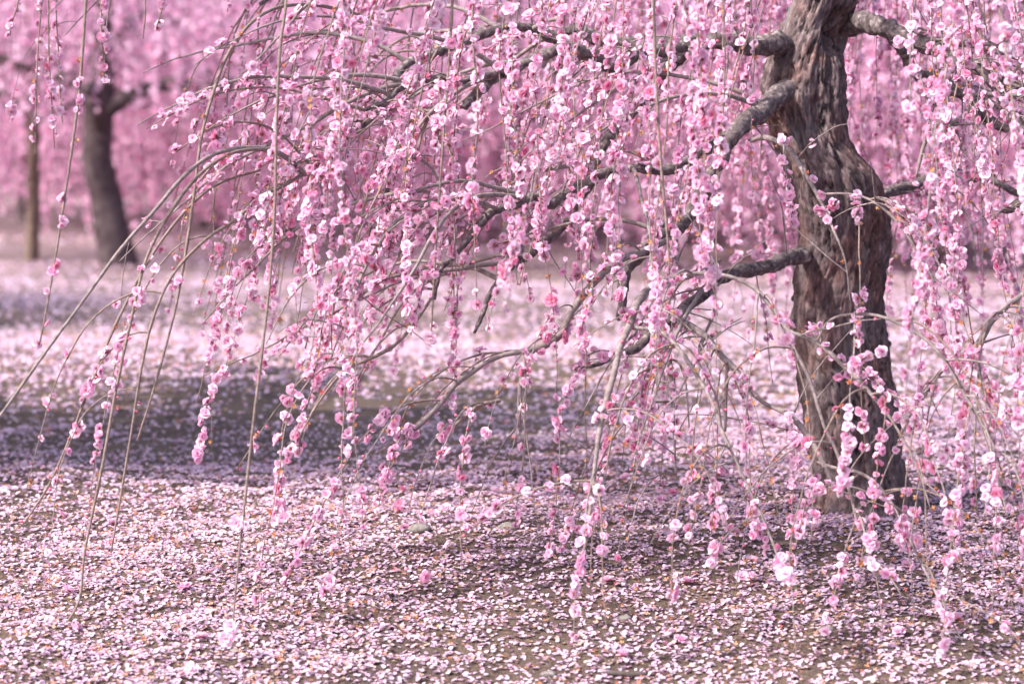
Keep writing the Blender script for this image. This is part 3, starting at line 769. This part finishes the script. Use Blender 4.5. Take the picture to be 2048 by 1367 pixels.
def grow(p0, d0, length, k, lean, r0):
    p = np.array(p0, float); d = np.array(d0, float); d /= np.linalg.norm(d)
    ds = 0.022; out = [p.copy()]; t = 0
    wob = gr.normal(0, 1, 3)
    while t < length:
        tgt = np.array([lean[0], lean[1], -1.0]); tgt /= np.linalg.norm(tgt)
        d = d + (tgt - d) * k * ds + gr.normal(0, 0.046, 3)
        d /= np.linalg.norm(d)
        p = p + d * ds; t += ds
        if p[2] < 0.1 and p[2] < float(ground_z(p[0], p[1], False)) + 0.03: break
        out.append(p.copy())
    out = np.array(out)
    if len(out) < 5: return None
    rr = np.linspace(r0, 0.0008, len(out)) * (1 + 0.22 * (gr.random(len(out)) < 0.25))
    return np.column_stack([out, rr])

def shoots_from(path, n, lo=0.15, hi=1.0, up=0.6, lmin=0.35, lmax=1.1, kk=(5, 10), deep=False):
    for _ in range(n):
        i = int((lo + (hi - lo) * gr.random() ** 0.8) * (len(path) - 1))
        p0 = path[i, :3]
        out = p0[:2] - trunk_xy; out = out / (np.linalg.norm(out) + 1e-6)
        a = gr.normal(0, 0.75); c, s = math.cos(a), math.sin(a)
        o2 = np.array([out[0] * c - out[1] * s, out[0] * s + out[1] * c])
        d0 = np.array([o2[0], o2[1], up * gr.uniform(0.2, 1.5)])
        lean = o2 * gr.uniform(0.0, 0.34) + gr.normal(0, 0.05, 2)
        L = gr.uniform(lmin, lmax)
        q = grow(p0, d0, L, gr.uniform(*kk), lean, min(0.0026, path[i, 3] * 0.7) * gr.uniform(0.7, 1.1))
        if q is None: continue
        pr = project(q[:, :3])
        ym = gr.normal(1200, 130) if deep else y_limit(pr[-1, 0])
        keep = pr[:, 1] < ym
        front = (pr[:, 0] > 1530) & (pr[:, 0] < 1800) & (pr[:, 1] > 90) & (pr[:, 1] < 980) & (pr[:, 2] < 6.1)
        if front.sum() > 5 and gr.random() < 0.86: continue
        if ((pr[:, 0] < 450) & (pr[:, 1] < 230)).any() and gr.random() < 0.85: continue
        if keep.sum() < 8: continue
        q = q[:int(np.max(np.nonzero(keep)[0])) + 1]
        shoots.append(q); shoot_deep.append(deep)

grown = []
for kind_name, k, path in list(traced_paths):
    n_g = {0: 4, 1: 5, 2: 3, 4: 5, 5: 4, 3: 3, 6: 2, 7: 3, 8: 3, 10: 2, 12: 3, 13: 4, 17: 3, 18: 3}.get(k, 0) if kind_name == "limb" else 0
    for _ in range(n_g):
        i = int(gr.uniform(0.25, 0.97) * (len(path) - 1)); p0 = path[i, :3]
        out = p0[:2] - trunk_xy; out /= np.linalg.norm(out) + 1e-6
        a = gr.normal(0, 0.6); c, s = math.cos(a), math.sin(a)
        o2 = np.array([out[0] * c - out[1] * s, out[0] * s + out[1] * c])
        q = grow(p0, np.array([o2[0], o2[1], gr.uniform(-0.1, 0.9)]), gr.uniform(0.4, 0.85), gr.uniform(1.6, 3.6), o2 * gr.uniform(0.3, 0.9), 0.0055)
        if q is None: continue
        pr = project(q[:, :3])
        if ((pr[:, 0] > 1530) & (pr[:, 0] < 1800) & (pr[:, 2] < 6.1) & (pr[:, 1] > 150)).sum() > 4: continue
        q[:, 3] = np.linspace(min(0.0065, path[i, 3] * 0.8), 0.0013, len(q))
        v, f = tube(q, 8, 0.14, k, 70)
        child_world("branch", mesh_np("branch", v, f, M_TWIG), tree)
        grown.append(q)
for q in grown:
    shoots_from(q, 2 if q[0, 0] < 0.45 else 3, 0.2, 1.0, 0.35, 0.2, 0.6, (5, 12))
for kind_name, k, path in traced_paths:
    if kind_name == "limb":
        if k >= 19: shoots_from(path, 9, 0.4, 1.0, 0.5, 0.5, 1.0)
        elif k >= 12: shoots_from(path, {12: 30, 13: 42, 14: 9, 15: 28, 16: 18, 17: 52, 18: 46}[k], 0.12, 1.0, 0.25, 0.7, 1.45)
        else: shoots_from(path, {0: 12, 1: 19, 2: 9, 3: 6, 4: 7, 5: 5, 6: 4, 7: 18, 8: 16, 9: 12, 10: 14, 11: 6}[k], 0.2, 1.0, 0.7, 0.25, 0.85)
    else:
        n_s = {0: 8, 1: 2, 2: 4, 3: 5, 4: 2, 5: 4, 6: 6, 7: 3, 8: 4, 9: 3, 10: 3, 11: 6, 12: 8, 13: 2, 16: 3, 17: 8, 18: 10, 19: 4, 20: 4, 21: 6, 26: 6, 27: 3, 28: 4}.get(k, 0)
        n_l = {0: 9, 2: 7, 3: 9, 5: 8, 6: 9, 7: 6, 8: 8, 10: 4, 11: 11, 12: 9, 16: 3, 18: 4, 26: 5, 27: 3, 21: 3}.get(k, 0)
        if n_l: shoots_from(path, n_l, 0.1, 1.0, 0.4, 0.3, 0.85, (4, 11), True)
        if n_s: shoots_from(path, n_s, 0.1, 1.0, 0.5, 0.2, 0.65, (6, 13))

bare = []
for kind_name, k, path in traced_paths:
    if kind_name == "limb" and k < 12 or kind_name == "branch" and k < 21:
        for _ in range(7 if kind_name == "limb" else 4):
            i = int(gr.uniform(0.15, 0.98) * (len(path) - 1))
            d0 = gr.normal(0, 1, 3) + np.array([-0.2, -0.2, 0.1])
            q = grow(path[i, :3], d0, gr.uniform(0.06, 0.30), gr.uniform(0.5, 4), gr.normal(0, 0.3, 2), gr.uniform(0.0014, 0.0026))
            if q is not None: bare.append(q)
# ------------------------------------------------------------------ blossoms along shoots
fl_pos, fl_dir, fl_sc = [], [], []
bud_pos, bud_dir, cal_pos, cal_dir = [], [], [], []
def put_flowers(q, density, start=0.12, spacing=0.0125):
    p = q[:, :3]
    seg = np.linalg.norm(np.diff(p, axis=0), axis=1); s = np.concatenate([[0], np.cumsum(seg)])
    t = start * s[-1] + gr.random() * spacing
    ph = gr.uniform(0, 100)
    tt = np.arange(0, s[-1] + 0.1, 0.01); nz = vnoise(tt * 7 + ph, np.full(len(tt), ph))
    while t < s[-1]:
        pos = np.array([np.interp(t, s, p[:, a]) for a in range(3)])
        k = min(np.searchsorted(s, t), len(p) - 1)
        tan = p[k] - p[k - 1]; tan = tan / (np.linalg.norm(tan) + 1e-9)
        loc = density + 0.72 * nz[int(t / 0.01)]
        rr = q[k, 3]
        if gr.random() < loc:
            for _ in range(1 if gr.random() < 0.62 else 2):
                d = gr.normal(0, 1, 3); d -= tan * d.dot(tan); d /= np.linalg.norm(d) + 1e-9
                d = d + tan * gr.normal(0.0, 0.45) + np.array([-0.05, -0.10, 0.10]); d /= np.linalg.norm(d)
                fl_pos.append(pos + d * (rr + 0.0015)); fl_dir.append(d); fl_sc.append(gr.uniform(0.36, 0.68) if gr.random() < 0.88 else gr.uniform(0.68, 0.90))
        elif gr.random() < 0.22:
            d = gr.normal(0, 1, 3); d -= tan * d.dot(tan); d /= np.linalg.norm(d) + 1e-9
            (bud_pos if gr.random() < 0.45 else cal_pos).append(pos + d * rr); (bud_dir if len(bud_pos) > len(bud_dir) else cal_dir).append(d)
        t += spacing * gr.uniform(0.7, 1.6)

for q, dp in zip(shoots, shoot_deep):
    pr = project(q[-1:, :3])[0]
    dens = 0.25 if dp else (0.56 if pr[0] > 480 else 0.40)
    if gr.random() < 0.16: dens *= 0.35
    put_flowers(q, dens)
for q in grown: put_flowers(q, 0.2, 0.25, 0.02)
for q in bare:
    if gr.random() < 0.5: put_flowers(q, 0.35, 0.3, 0.02)
n_full = len(shoots); shoots = shoots + bare
for kind_name, k, path in traced_paths:
    if kind_name == "branch":
        dn = {22: 0.0, 23: 0.10, 24: 0.02, 25: 0.05, 21: 0.25, 29: 0.0, 30: 0.35, 31: 0.1, 32: 0.75, 33: 0.5}.get(k, 0.14 if path[:, 3].max() < 0.010 else 0.05)
        if dn: put_flowers(path, dn, 0.1, 0.02)
# single flowers on the long bare shoot
for (a, b, d) in ((476, 1046, 4.885), (455, 1276, 4.87), (466, 1252, 4.87), (1562, 1128, 4.88), (1568, 1146, 4.88)):
    fl_pos.append(P(a, b, d)); fl_dir.append(np.array([-0.3, -0.9, 0.2])); fl_sc.append(0.92)
fl_pos = np.array(fl_pos); fl_dir = np.array(fl_dir); fl_sc = np.array(fl_sc)

# shoots: the 300 that show longest are parts of their own, the rest one mesh
vis = []
for q in shoots:
    pr = project(q[:, :3]); ins = (pr[:, 0] > 0) & (pr[:, 0] < W0) & (pr[:, 1] > 0) & (pr[:, 1] < H0)
    vis.append(ins.sum() / max(1.0, pr[:, 2].mean()))
ordr = np.argsort(-np.array(vis))
rest = []
for n, i in enumerate(ordr):
    v, f = tube(shoots[i], 5 if n < 290 else 4, 0.10, int(i), 80)
    if n < 290 and vis[i] > 0:
        child_world("hanging_shoot", mesh_np("hanging_shoot", v, f, M_YOUNG if i % 3 else M_TWIG), tree)
    else:
        rest.append((v, f))
if rest:
    v, f = join(rest)
    tag(child_world("upper_shoots", mesh_np("upper_shoots", v, f, M_TWIG), tree), None, None, kind="stuff")

pr = project(fl_pos)
inview = (pr[:, 0] > 8) & (pr[:, 0] < W0 - 8) & (pr[:, 1] > 8) & (pr[:, 1] < H0 - 8)
score = np.where(inview, fl_sc / pr[:, 2], -1)
near_view = (pr[:, 0] > -250) & (pr[:, 0] < W0 + 250) & (pr[:, 1] > -150)
top = np.argsort(-score)[:300]
hi = np.zeros(len(fl_pos), bool); hi[top] = True
Rt = frames_to(fl_dir[top], gr.uniform(0, 6.283, 300))
wh = gr.integers(0, 6, 300)
tl = np.array(tree.location)
for n, i in enumerate(top):
    o = link("blossom", ME_HI[wh[n]], tree)
    Rm = Rt[n] * fl_sc[i]; q = fl_pos[i] - tl
    o.matrix_local = Matrix([[*Rm[0], q[0]], [*Rm[1], q[1]], [*Rm[2], q[2]], [0, 0, 0, 1]])
rear = (pr[:, 2] > 6.05) | (pr[:, 0] < -60) | (pr[:, 0] > W0 + 60) | (pr[:, 1] < -50)
m = ~hi & near_view & ~rear
tag(child_world("crown", blossom_mesh("crown", B_MID, fl_pos[m], fl_dir[m], fl_sc[m], gr, FLOWER_MATS), tree), None, None, kind="stuff")
m = ~hi & near_view & rear
tag(child_world("rear_crown", blossom_mesh("rear_crown", B_LOW, fl_pos[m], fl_dir[m], fl_sc[m] * 1.05, gr, FLOWER_MATS), tree), None, None, kind="stuff")
m = ~hi & ~near_view
if m.any():
    tag(child_world("upper_crown", blossom_mesh("upper_crown", B_LOW, fl_pos[m], fl_dir[m], fl_sc[m] * 1.1, gr, FLOWER_MATS), tree), None, None, kind="stuff")

def ball(rad, zc, nu, nv, stretch=1.2):
    v = [[0, 0, zc - rad * stretch]]
    for i in range(1, nv):
        t = math.pi * i / nv
        for j in range(nu):
            a = 2 * math.pi * j / nu
            v.append([rad * math.sin(t) * math.cos(a), rad * math.sin(t) * math.sin(a), zc - rad * stretch * math.cos(t)])
    v.append([0, 0, zc + rad * stretch])
    f = []
    for j in range(nu): f.append([0, 1 + (j + 1) % nu, 1 + j])
    for i in range(nv - 2):
        for j in range(nu):
            a = 1 + i * nu + j; b = 1 + i * nu + (j + 1) % nu
            f += [[a, b, b + nu], [a, b + nu, a + nu]]
    e = len(v) - 1
    for j in range(nu): f.append([e, e - nu + j, e - nu + (j + 1) % nu])
    return np.array(v), np.array(f)
bv, bf = ball(0.0036, 0.0058, 5, 4); cv, cf = ball(0.0022, 0.0018, 4, 2)
bt = (np.vstack([bv, cv]), np.vstack([bf, cf + len(bv)]), np.zeros(len(bv) + len(cv)), np.concatenate([np.zeros(len(bf)), np.ones(len(cf))]))
sep = make_blossom(9, 1)
ct_v = [np.vstack([cv])]; ct_f = [cf]
off = len(cv)
for k in range(5):
    t = k * 1.2566; c, s = math.cos(t), math.sin(t)
    ct_v.append(np.array([[0.002 * c - 0.0022 * s, 0.002 * s + 0.0022 * c, 0.003], [0.002 * c + 0.0022 * s, 0.002 * s - 0.0022 * c, 0.003], [0.0065 * c, 0.0065 * s, 0.0062]])); ct_f.append(np.array([[0, 1, 2]]) + off); off += 3
for k in range(7):
    t = k * 0.9; c, s = math.cos(t), math.sin(t)
    ct_v.append(np.array([[-0.0003 * s, 0.0003 * c, 0.003], [0.0003 * s, -0.0003 * c, 0.003], [0.004 * c, 0.004 * s, 0.0105]])); ct_f.append(np.array([[0, 1, 2]]) + off); off += 3
ctv, ctf = np.vstack(ct_v), np.vstack(ct_f)
ctt = (ctv, ctf, np.zeros(len(ctv)), np.zeros(len(ctf)))
nb = min(len(bud_pos), len(bud_dir))
if nb: tag(child_world("flower_buds", blossom_mesh("flower_buds", [bt], np.array(bud_pos)[:nb], np.array(bud_dir)[:nb], gr.uniform(0.55, 1.0, nb), gr, [M_BUD, M_CALYX]), tree), None, None, kind="stuff")
nc = min(len(cal_pos), len(cal_dir))
if nc: tag(child_world("withered_calyxes", blossom_mesh("withered_calyxes", [ctt], np.array(cal_pos)[:nc], np.array(cal_dir)[:nc], gr.uniform(0.8, 1.3, nc), gr, [M_LITTER]), tree), None, None, kind="stuff")

# ------------------------------------------------------------------ neighbouring tree whose shoots hang in from above
nt_loc = (-3.2, 7.2, float(ground_z(-3.2, 7.2, False)))
ntree = bpy.data.objects.new("weeping_plum_tree", None); col.objects.link(ntree); ntree.location = nt_loc
tag(ntree, "weeping plum tree whose half bare shoots dangle from above, standing beside the old plum", "tree")
def wtube(name, pts, sides, knob, mat, parent, step=0.03, kscale=12):
    v, f = tube(spline(pts, step), sides, knob, len(pts), kscale)
    return child_world(name, mesh_np(name, v, f, mat), parent)
bx, by, bz = nt_loc
wtube("trunk", [(bx, by, bz - 0.1, 0.17), (bx + 0.03, by, bz + 0.3, 0.14), (bx - 0.05, by + 0.05, bz + 0.9, 0.125), (bx + 0.06, by, bz + 1.5, 0.115), (bx + 0.02, by - 0.03, bz + 2.0, 0.09)], 28, 0.25, M_TRUNK, ntree, 0.02, 14)
tr2 = np.random.default_rng(5)
tip_src = []
top = np.array([bx + 0.04, by - 0.02, bz + 1.75])
arms = [(-1.8, 0.0), (1.7, -1.5), (1.5, 0.3), (1.5, 1.4), (0.4, 2.0), (-0.3, -1.4), (0.8, -1.2), (1.8, 0.9), (-1.2, 1.3), (1.7, -0.5)]
for (ax, ay) in arms:
    e = top + np.array([ax, ay, 0.55]); mid = top + np.array([ax * 0.45, ay * 0.45, 0.55])
    pts = [(*(top - [0, 0, 0.2]), 0.06), (*(top + (mid - top) * 0.5), 0.045), (*mid, 0.036), (*((mid + e) / 2 + tr2.normal(0, 0.05, 3)), 0.024), (*e, 0.010)]
    wtube("limb", pts, 9, 0.25, M_LIMB, ntree, 0.03, 14)
    tip_src.append(spline(pts, 0.03))
nsh, npos, ndir = [], [], []
for path in tip_src:
    for _ in range(85):
        i = int(tr2.uniform(0.25, 1) * (len(path) - 1)); p0 = path[i, :3]
        d0 = np.array([tr2.normal(0, 1), tr2.normal(0, 1), 0.4])
        q = grow(p0, d0, tr2.uniform(0.4, 1.0), 7, (0, 0), 0.0035)
        if q is None: continue
        pr = project(q[:, :3]); ok = ~((pr[:, 0] > -260) & (pr[:, 1] > -35))
        q = q[:len(q) if ok.all() else int(np.argmin(ok))]
        if len(q) < 6: continue
        nsh.append(q)
        idx = np.arange(4, len(q), 1)
        for j in idx:
            if tr2.random() < 0.85:
                npos.append(q[j, :3] + tr2.normal(0, 0.006, 3)); ndir.append(tr2.normal(0, 1, 3) + [0, 0, 0.1])
v, f = join([tube(q[::3], 3) for q in nsh if len(q) > 6])
tag(child_world("upper_shoots", mesh_np("upper_shoots", v, f, M_TWIG), ntree), None, None, kind="stuff")
tag(child_world("crown", blossom_mesh("crown", FAR_T, np.array(npos), np.array(ndir), tr2.uniform(1.6, 2.2, len(npos)), tr2, [M_PETAL]), ntree), None, None, kind="stuff")
# the shoots that come down into the picture: (points px, depth, flower density)
hang = [([(40, -60), (38, 0), (26, 40), (20, 72)], 5.15, 0.62), ([(92, -60), (84, 0), (76, 100), (72, 200), (70, 308)], 5.1, 0.45), ([(100, -60), (97, 0), (98, 110), (104, 210), (109, 298)], 5.12, 0.55),
        ([(122, -60), (112, 0), (116, 90), (120, 180), (125, 245)], 5.14, 0.5), ([(176, -60), (172, 0), (160, 170), (142, 310), (118, 470), (98, 590), (80, 684)], 5.0, 0.05),
        ([(200, -60), (202, 0), (204, 90), (210, 172)], 5.16, 0.5), ([(232, -60), (222, 0), (212, 60), (208, 150)], 5.18, 0.42), ([(278, -60), (271, 0), (268, 20), (270, 12)], 5.2, 0.1),
        ([(296, -60), (291, 0), (290, 40), (286, 78)], 5.2, 0.08), ([(334, -60), (328, 0), (318, 40), (312, 58)], 5.2, 0.5), ([(452, -60), (456, 0), (455, 24)], 5.2, 0.3),
        ([(236, 170), (222, 300), (216, 400), (222, 426)], 6.2, 0.6)]
hang = hang[:7] + hang[8:11]
carrier_pts = [(*(tip_src[1][-1, :3]), 0.012), (*P(-220, -130, 5.35), 0.011), (*P(20, -90, 5.2), 0.009), (*P(180, -64, 5.14), 0.007), (*P(330, -62, 5.18), 0.006), (*P(460, -60, 5.2), 0.005)]
wtube("branch", carrier_pts, 8, 0.15, M_TWIG, ntree, 0.02, 30)
save = (fl_pos, fl_dir, fl_sc, bud_pos, bud_dir, cal_pos, cal_dir)
fl_pos, fl_dir, fl_sc, bud_pos, bud_dir, cal_pos, cal_dir = [], [], [], [], [], [], []
for (pts, d, dens) in hang:
    wp = [[*P(a, b, d), (0.0036 if dens < 0.06 else 0.0022) * (1 - 0.6 * k / len(pts))] for k, (a, b) in enumerate(pts)]
    q = spline(wp, 0.02)
    v, f = tube(q, 6, 0.1, 3, 80)
    child_world("hanging_shoot", mesh_np("hanging_shoot", v, f, M_YOUNG), ntree)
    put_flowers(q, dens, 0.1, 0.016)
fl_pos = np.array(fl_pos); fl_dir = np.array(fl_dir)
Rt = frames_to(fl_dir, gr.uniform(0, 6.283, len(fl_pos)))
for n in range(len(fl_pos)):
    o = link("blossom", ME_HI[int(gr.integers(0, 6))], ntree)
    Rm = Rt[n] * fl_sc[n] * 0.85; q = fl_pos[n] - np.array(nt_loc)
    o.matrix_local = Matrix([[*Rm[0], q[0]], [*Rm[1], q[1]], [*Rm[2], q[2]], [0, 0, 0, 1]])
nc = min(len(cal_pos), len(cal_dir))
if nc: tag(child_world("withered_calyxes", blossom_mesh("withered_calyxes", [ctt], np.array(cal_pos)[:nc], np.array(cal_dir)[:nc], gr.uniform(0.8, 1.3, nc), gr, [M_LITTER]), ntree), None, None, kind="stuff")

# ------------------------------------------------------------------ blossoming trees farther back
def far_crown(seed, radius, top_z, n_strand, low, inner):
    r = np.random.default_rng(seed)
    pos, dirs, tubes = [], [], []
    for k in range(n_strand):
        a = r.uniform(0, 6.283); rad = radius * math.sqrt(r.uniform(0.01, 1))
        f = rad / radius
        z0 = top_z - 1.5 * f * f - r.uniform(0, 1.3)
        z1 = low + inner * (1 - f) + abs(r.normal(0, 0.45))
        if z1 > z0 - 0.4: z1 = z0 - 0.4
        n = int((z0 - z1) / 0.05)
        t = np.linspace(0, 1, n)
        drift = r.normal(0, 0.26, 2)
        x = rad * math.cos(a) + drift[0] * t - 0.25 * math.cos(a) * (1 - t) ** 6
        y = rad * math.sin(a) + drift[1] * t - 0.25 * math.sin(a) * (1 - t) ** 6
        z = z0 + (z1 - z0) * t
        q = np.stack([x, y, z], 1)
        keep = r.random(n) < 0.74 + 0.75 * fbm(x * 1.5, y * 1.5, z * 1.1, seed * 7, 2)
        tubes.append(np.column_stack([q[::3], np.full(len(q[::3]), 0.004)]))
        q = q[keep] + r.normal(0, 0.014, (keep.sum(), 3))
        pos.append(q); dirs.append(r.normal(0, 1, q.shape))
    pos = np.vstack(pos); dirs = np.vstack(dirs)
    me = blossom_mesh("crown", FAR_T, pos, dirs, r.uniform(1.3, 2.1, len(pos)), r, [M_PETALB])
    v, f = join([tube(q, 3) for q in tubes if len(q) > 2])
    return me, mesh_np("hanging_shoots", v, f, M_FARBARK)
CROWNS = [far_crown(1, 2.6, 4.4, 280, 1.2, 0.5), far_crown(2, 2.5, 4.2, 380, 0.12, 0.25), far_crown(3, 2.8, 4.6, 400, 0.10, 0.28)]

far_group = "pink weeping plum trees in the rows behind"
far_list = [  # px of the base, depth, crown, trunk (lean px at 1.4 m, radius), height scale, label
 (238, 23.5, 0, (-0.20, 0.16), 1.0, "plum tree with a curved dark trunk leaning away from the slim pale one"),
 (62, 24.5, 0, (0.04, 0.065), 0.95, "plum tree with a slim straight pale brown trunk beside the curved one"),
 (1022, 23.0, 0, (0.05, 0.10), 0.95, "plum tree with a short dark trunk seen through the old tree's hanging shoots"),
 (760, 27.0, 1, (0.10, 0.11), 0.92, None), (1545, 24.0, 1, (-0.08, 0.11), 0.95, "plum tree half hidden behind the big trunk's edge"), (560, 28.5, 2, (0.1, 0.12), 0.95, None), (1330, 27.5, 1, (-0.1, 0.12), 0.95, None), (1760, 27.0, 2, (0.1, 0.12), 0.95, None),
 (1900, 24.0, 1, (0.10, 0.13), 1.0, None), (2330, 21.0, 2, (0.0, 0.13), 1.0, None), 
 (420, 30.0, 1, (0.1, 0.13), 1.05, None), (60, 31.0, 2, (-0.1, 0.13), 1.05, None), (1190, 29.5, 2, (-0.1, 0.13), 1.0, None), (1640, 30.5, 1, (0.1, 0.13), 1.05, None), (2120, 31.0, 2, (0.1, 0.13), 1.0, None),
 (-1020, 15.0, 1, (0.1, 0.13), 1.0, "plum tree standing apart between the row of dark trunks and the overhanging tree"), (830, 36.0, 2, (0.1, 0.13), 1.1, None), (230, 38.0, 1, (0.1, 0.13), 1.1, None), (1380, 38.0, 1, (0.1, 0.13), 1.1, None), (1860, 38.0, 2, (0.1, 0.13), 1.1, None), (-150, 40.0, 2, (0.1, 0.13), 1.1, None), (560, 44.0, 1, (0.1, 0.13), 1.1, None), (1090, 45.0, 2, (0.1, 0.13), 1.1, None), (2250, 42.0, 1, (0.1, 0.13), 1.1, None), (1650, 47.0, 2, (0.1, 0.13), 1.1, None),
]
fr_ = np.random.default_rng(8)
M_PALEBARK = simple_mat("pale_far_bark", (0.11, 0.075, 0.06), (0.22, 0.155, 0.125), 14, 0.9, 0.3)
for (px, d, ci, (lean, rad), hs, lab) in far_list:
    x = (px - W0 / 2) / FPX * d; y = d
    z = float(ground_z(x, y, False))
    t = bpy.data.objects.new("plum_tree", None); col.objects.link(t); t.location = (x, y, z)
    tag(t, lab or "pink blossoming plum tree in the blurred rows behind the old tree", "tree", far_group)
    def at(dx, dy, dz, r): return (x + dx, y + dy, z + dz, r)
    slim = rad < 0.08
    wtube("trunk", [at(0, 0, -0.15, rad * 1.35), at(-lean * -0.15, 0, 0.12, rad * 1.15), at(lean * 0.55, 0.03, 0.55, rad), at(lean * 1.0, 0, 1.0, rad * 0.95), at(lean * 0.9, 0.02, 1.5, rad * 0.9), at(lean * 0.6, 0, 2.1, rad * 0.75), at(lean * 0.5, 0, 2.7 * hs, rad * 0.5)], 16, 0.12, M_PALEBARK if slim else M_FARBARK, t, 0.05, 8)
    a0 = fr_.uniform(0, 6.283)
    for k in range(5):
        a = a0 + k * 1.2566 + fr_.normal(0, 0.3); c, s = math.cos(a), math.sin(a); hz = fr_.uniform(1.2, 2.3)
        wtube("limb", [at(lean * 0.8, 0, hz, rad * 0.5), at(lean * 0.8 + 0.6 * c, 0.6 * s, hz + 0.25, rad * 0.42), at(lean + 1.2 * c, 1.2 * s, hz + 0.3 + fr_.uniform(-.15, .35), rad * 0.33), at(lean + 1.9 * c, 1.9 * s, hz + 0.35, rad * 0.18)], 8, 0.2, M_FARBARK, t, 0.06, 8)
    rot = fr_.uniform(0, 6.283)
    for nm, me in (("crown", CROWNS[ci][0]), ("hanging_shoots", CROWNS[ci][1])):
        o = link(nm, me, t); o.rotation_euler = (0, 0, rot); o.scale = (hs, hs, hs); o["kind"] = "stuff"

# ------------------------------------------------------------------ small things on the ground
fb = np.random.default_rng(31)
n_done = 0
while n_done < 46:
    x = fb.uniform(-1.4, 1.5); y = fb.uniform(4.4, 6.6)
    z = float(ground_z(x, y))
    q = project([[x, y, z]])[0]
    if not (30 < q[0] < 2018 and q[1] < 1350): continue
    o = link("fallen_blossom", ME_HI[int(fb.integers(0, 6))], None, (x, y, z + 0.003))
    o.rotation_euler = (fb.normal(0, 0.5), fb.normal(0, 0.5), fb.uniform(0, 6.28)); o.scale = (0.85,) * 3
    tag(o, "whole pink blossom fallen on the carpet of loose petals", "blossom", "fallen blossoms on the petal carpet")
    n_done += 1
for k, (px, py, d, rad, lab) in enumerate([(1016, 1058, 5.7, 0.020, "dark grey stone below the forked hanging shoots"), (1098, 1350, 4.72, 0.013, "small grey stone beside the dark stick"), (1250, 1238, 4.98, 0.013, "small grey stone half buried between sparse petals"),
        (1650, 1262, 4.94, 0.014, "grey blue stone among petals in front of the big trunk"), (470, 1304, 4.85, 0.010, "pebble at the tip of the long bare hanging shoot"), (840, 1060, 5.68, 0.022, "flat brown stone sunk in the thick petals"), (1360, 1010, 5.95, 0.013, "small dark clod on the bare soil near the trunk")]):
    dd = d
    for _ in range(30):                                    # walk along the sight line to the ground
        w = P(px, py, dd); g = float(ground_z(w[0], w[1]))
        dd -= (g - w[2]) / ((py - 212) / FPX + 0.08) * -1.0 * -1.0 if abs(g - w[2]) > 1e-4 else 0
    w = P(px, py, dd); g = float(ground_z(w[0], w[1]))
    v, f = ball(rad, 0, 14, 9, 0.6)
    v = v * (1 + 0.22 * fbm(v[:, 0] * 70 + k * 5, v[:, 1] * 70, v[:, 2] * 70, 7 + k, 2))[:, None] * np.array([1.25, 0.9, 1])
    o = link("stone", mesh_np("stone", v, f, M_STONE), None, (w[0], w[1], g + rad * 0.2))
    tag(o, lab, "stone")
sp = [(1195, 1345), (1230, 1338), (1262, 1333), (1294, 1326)]
pts = []
for k, (a, b) in enumerate(sp):
    w = P(a, b, 4.78); w[2] = float(ground_z(w[0], w[1])) + 0.008
    pts.append((*w, [0.003, 0.0055, 0.006, 0.004][k]))
v, f = tube(spline(pts, 0.006), 9, 0.25, 4, 60)
tag(link("stick", mesh_np("stick", v, f, M_STICK)), "short dark fallen stick lying across the petals", "stick")
print("flowers", len(save[0]), "shoots", len(shoots), "tris", sum(len(m.polygons) * (2 if len(m.polygons) and m.polygons[0].loop_total == 4 else 1) for m in bpy.data.meshes))
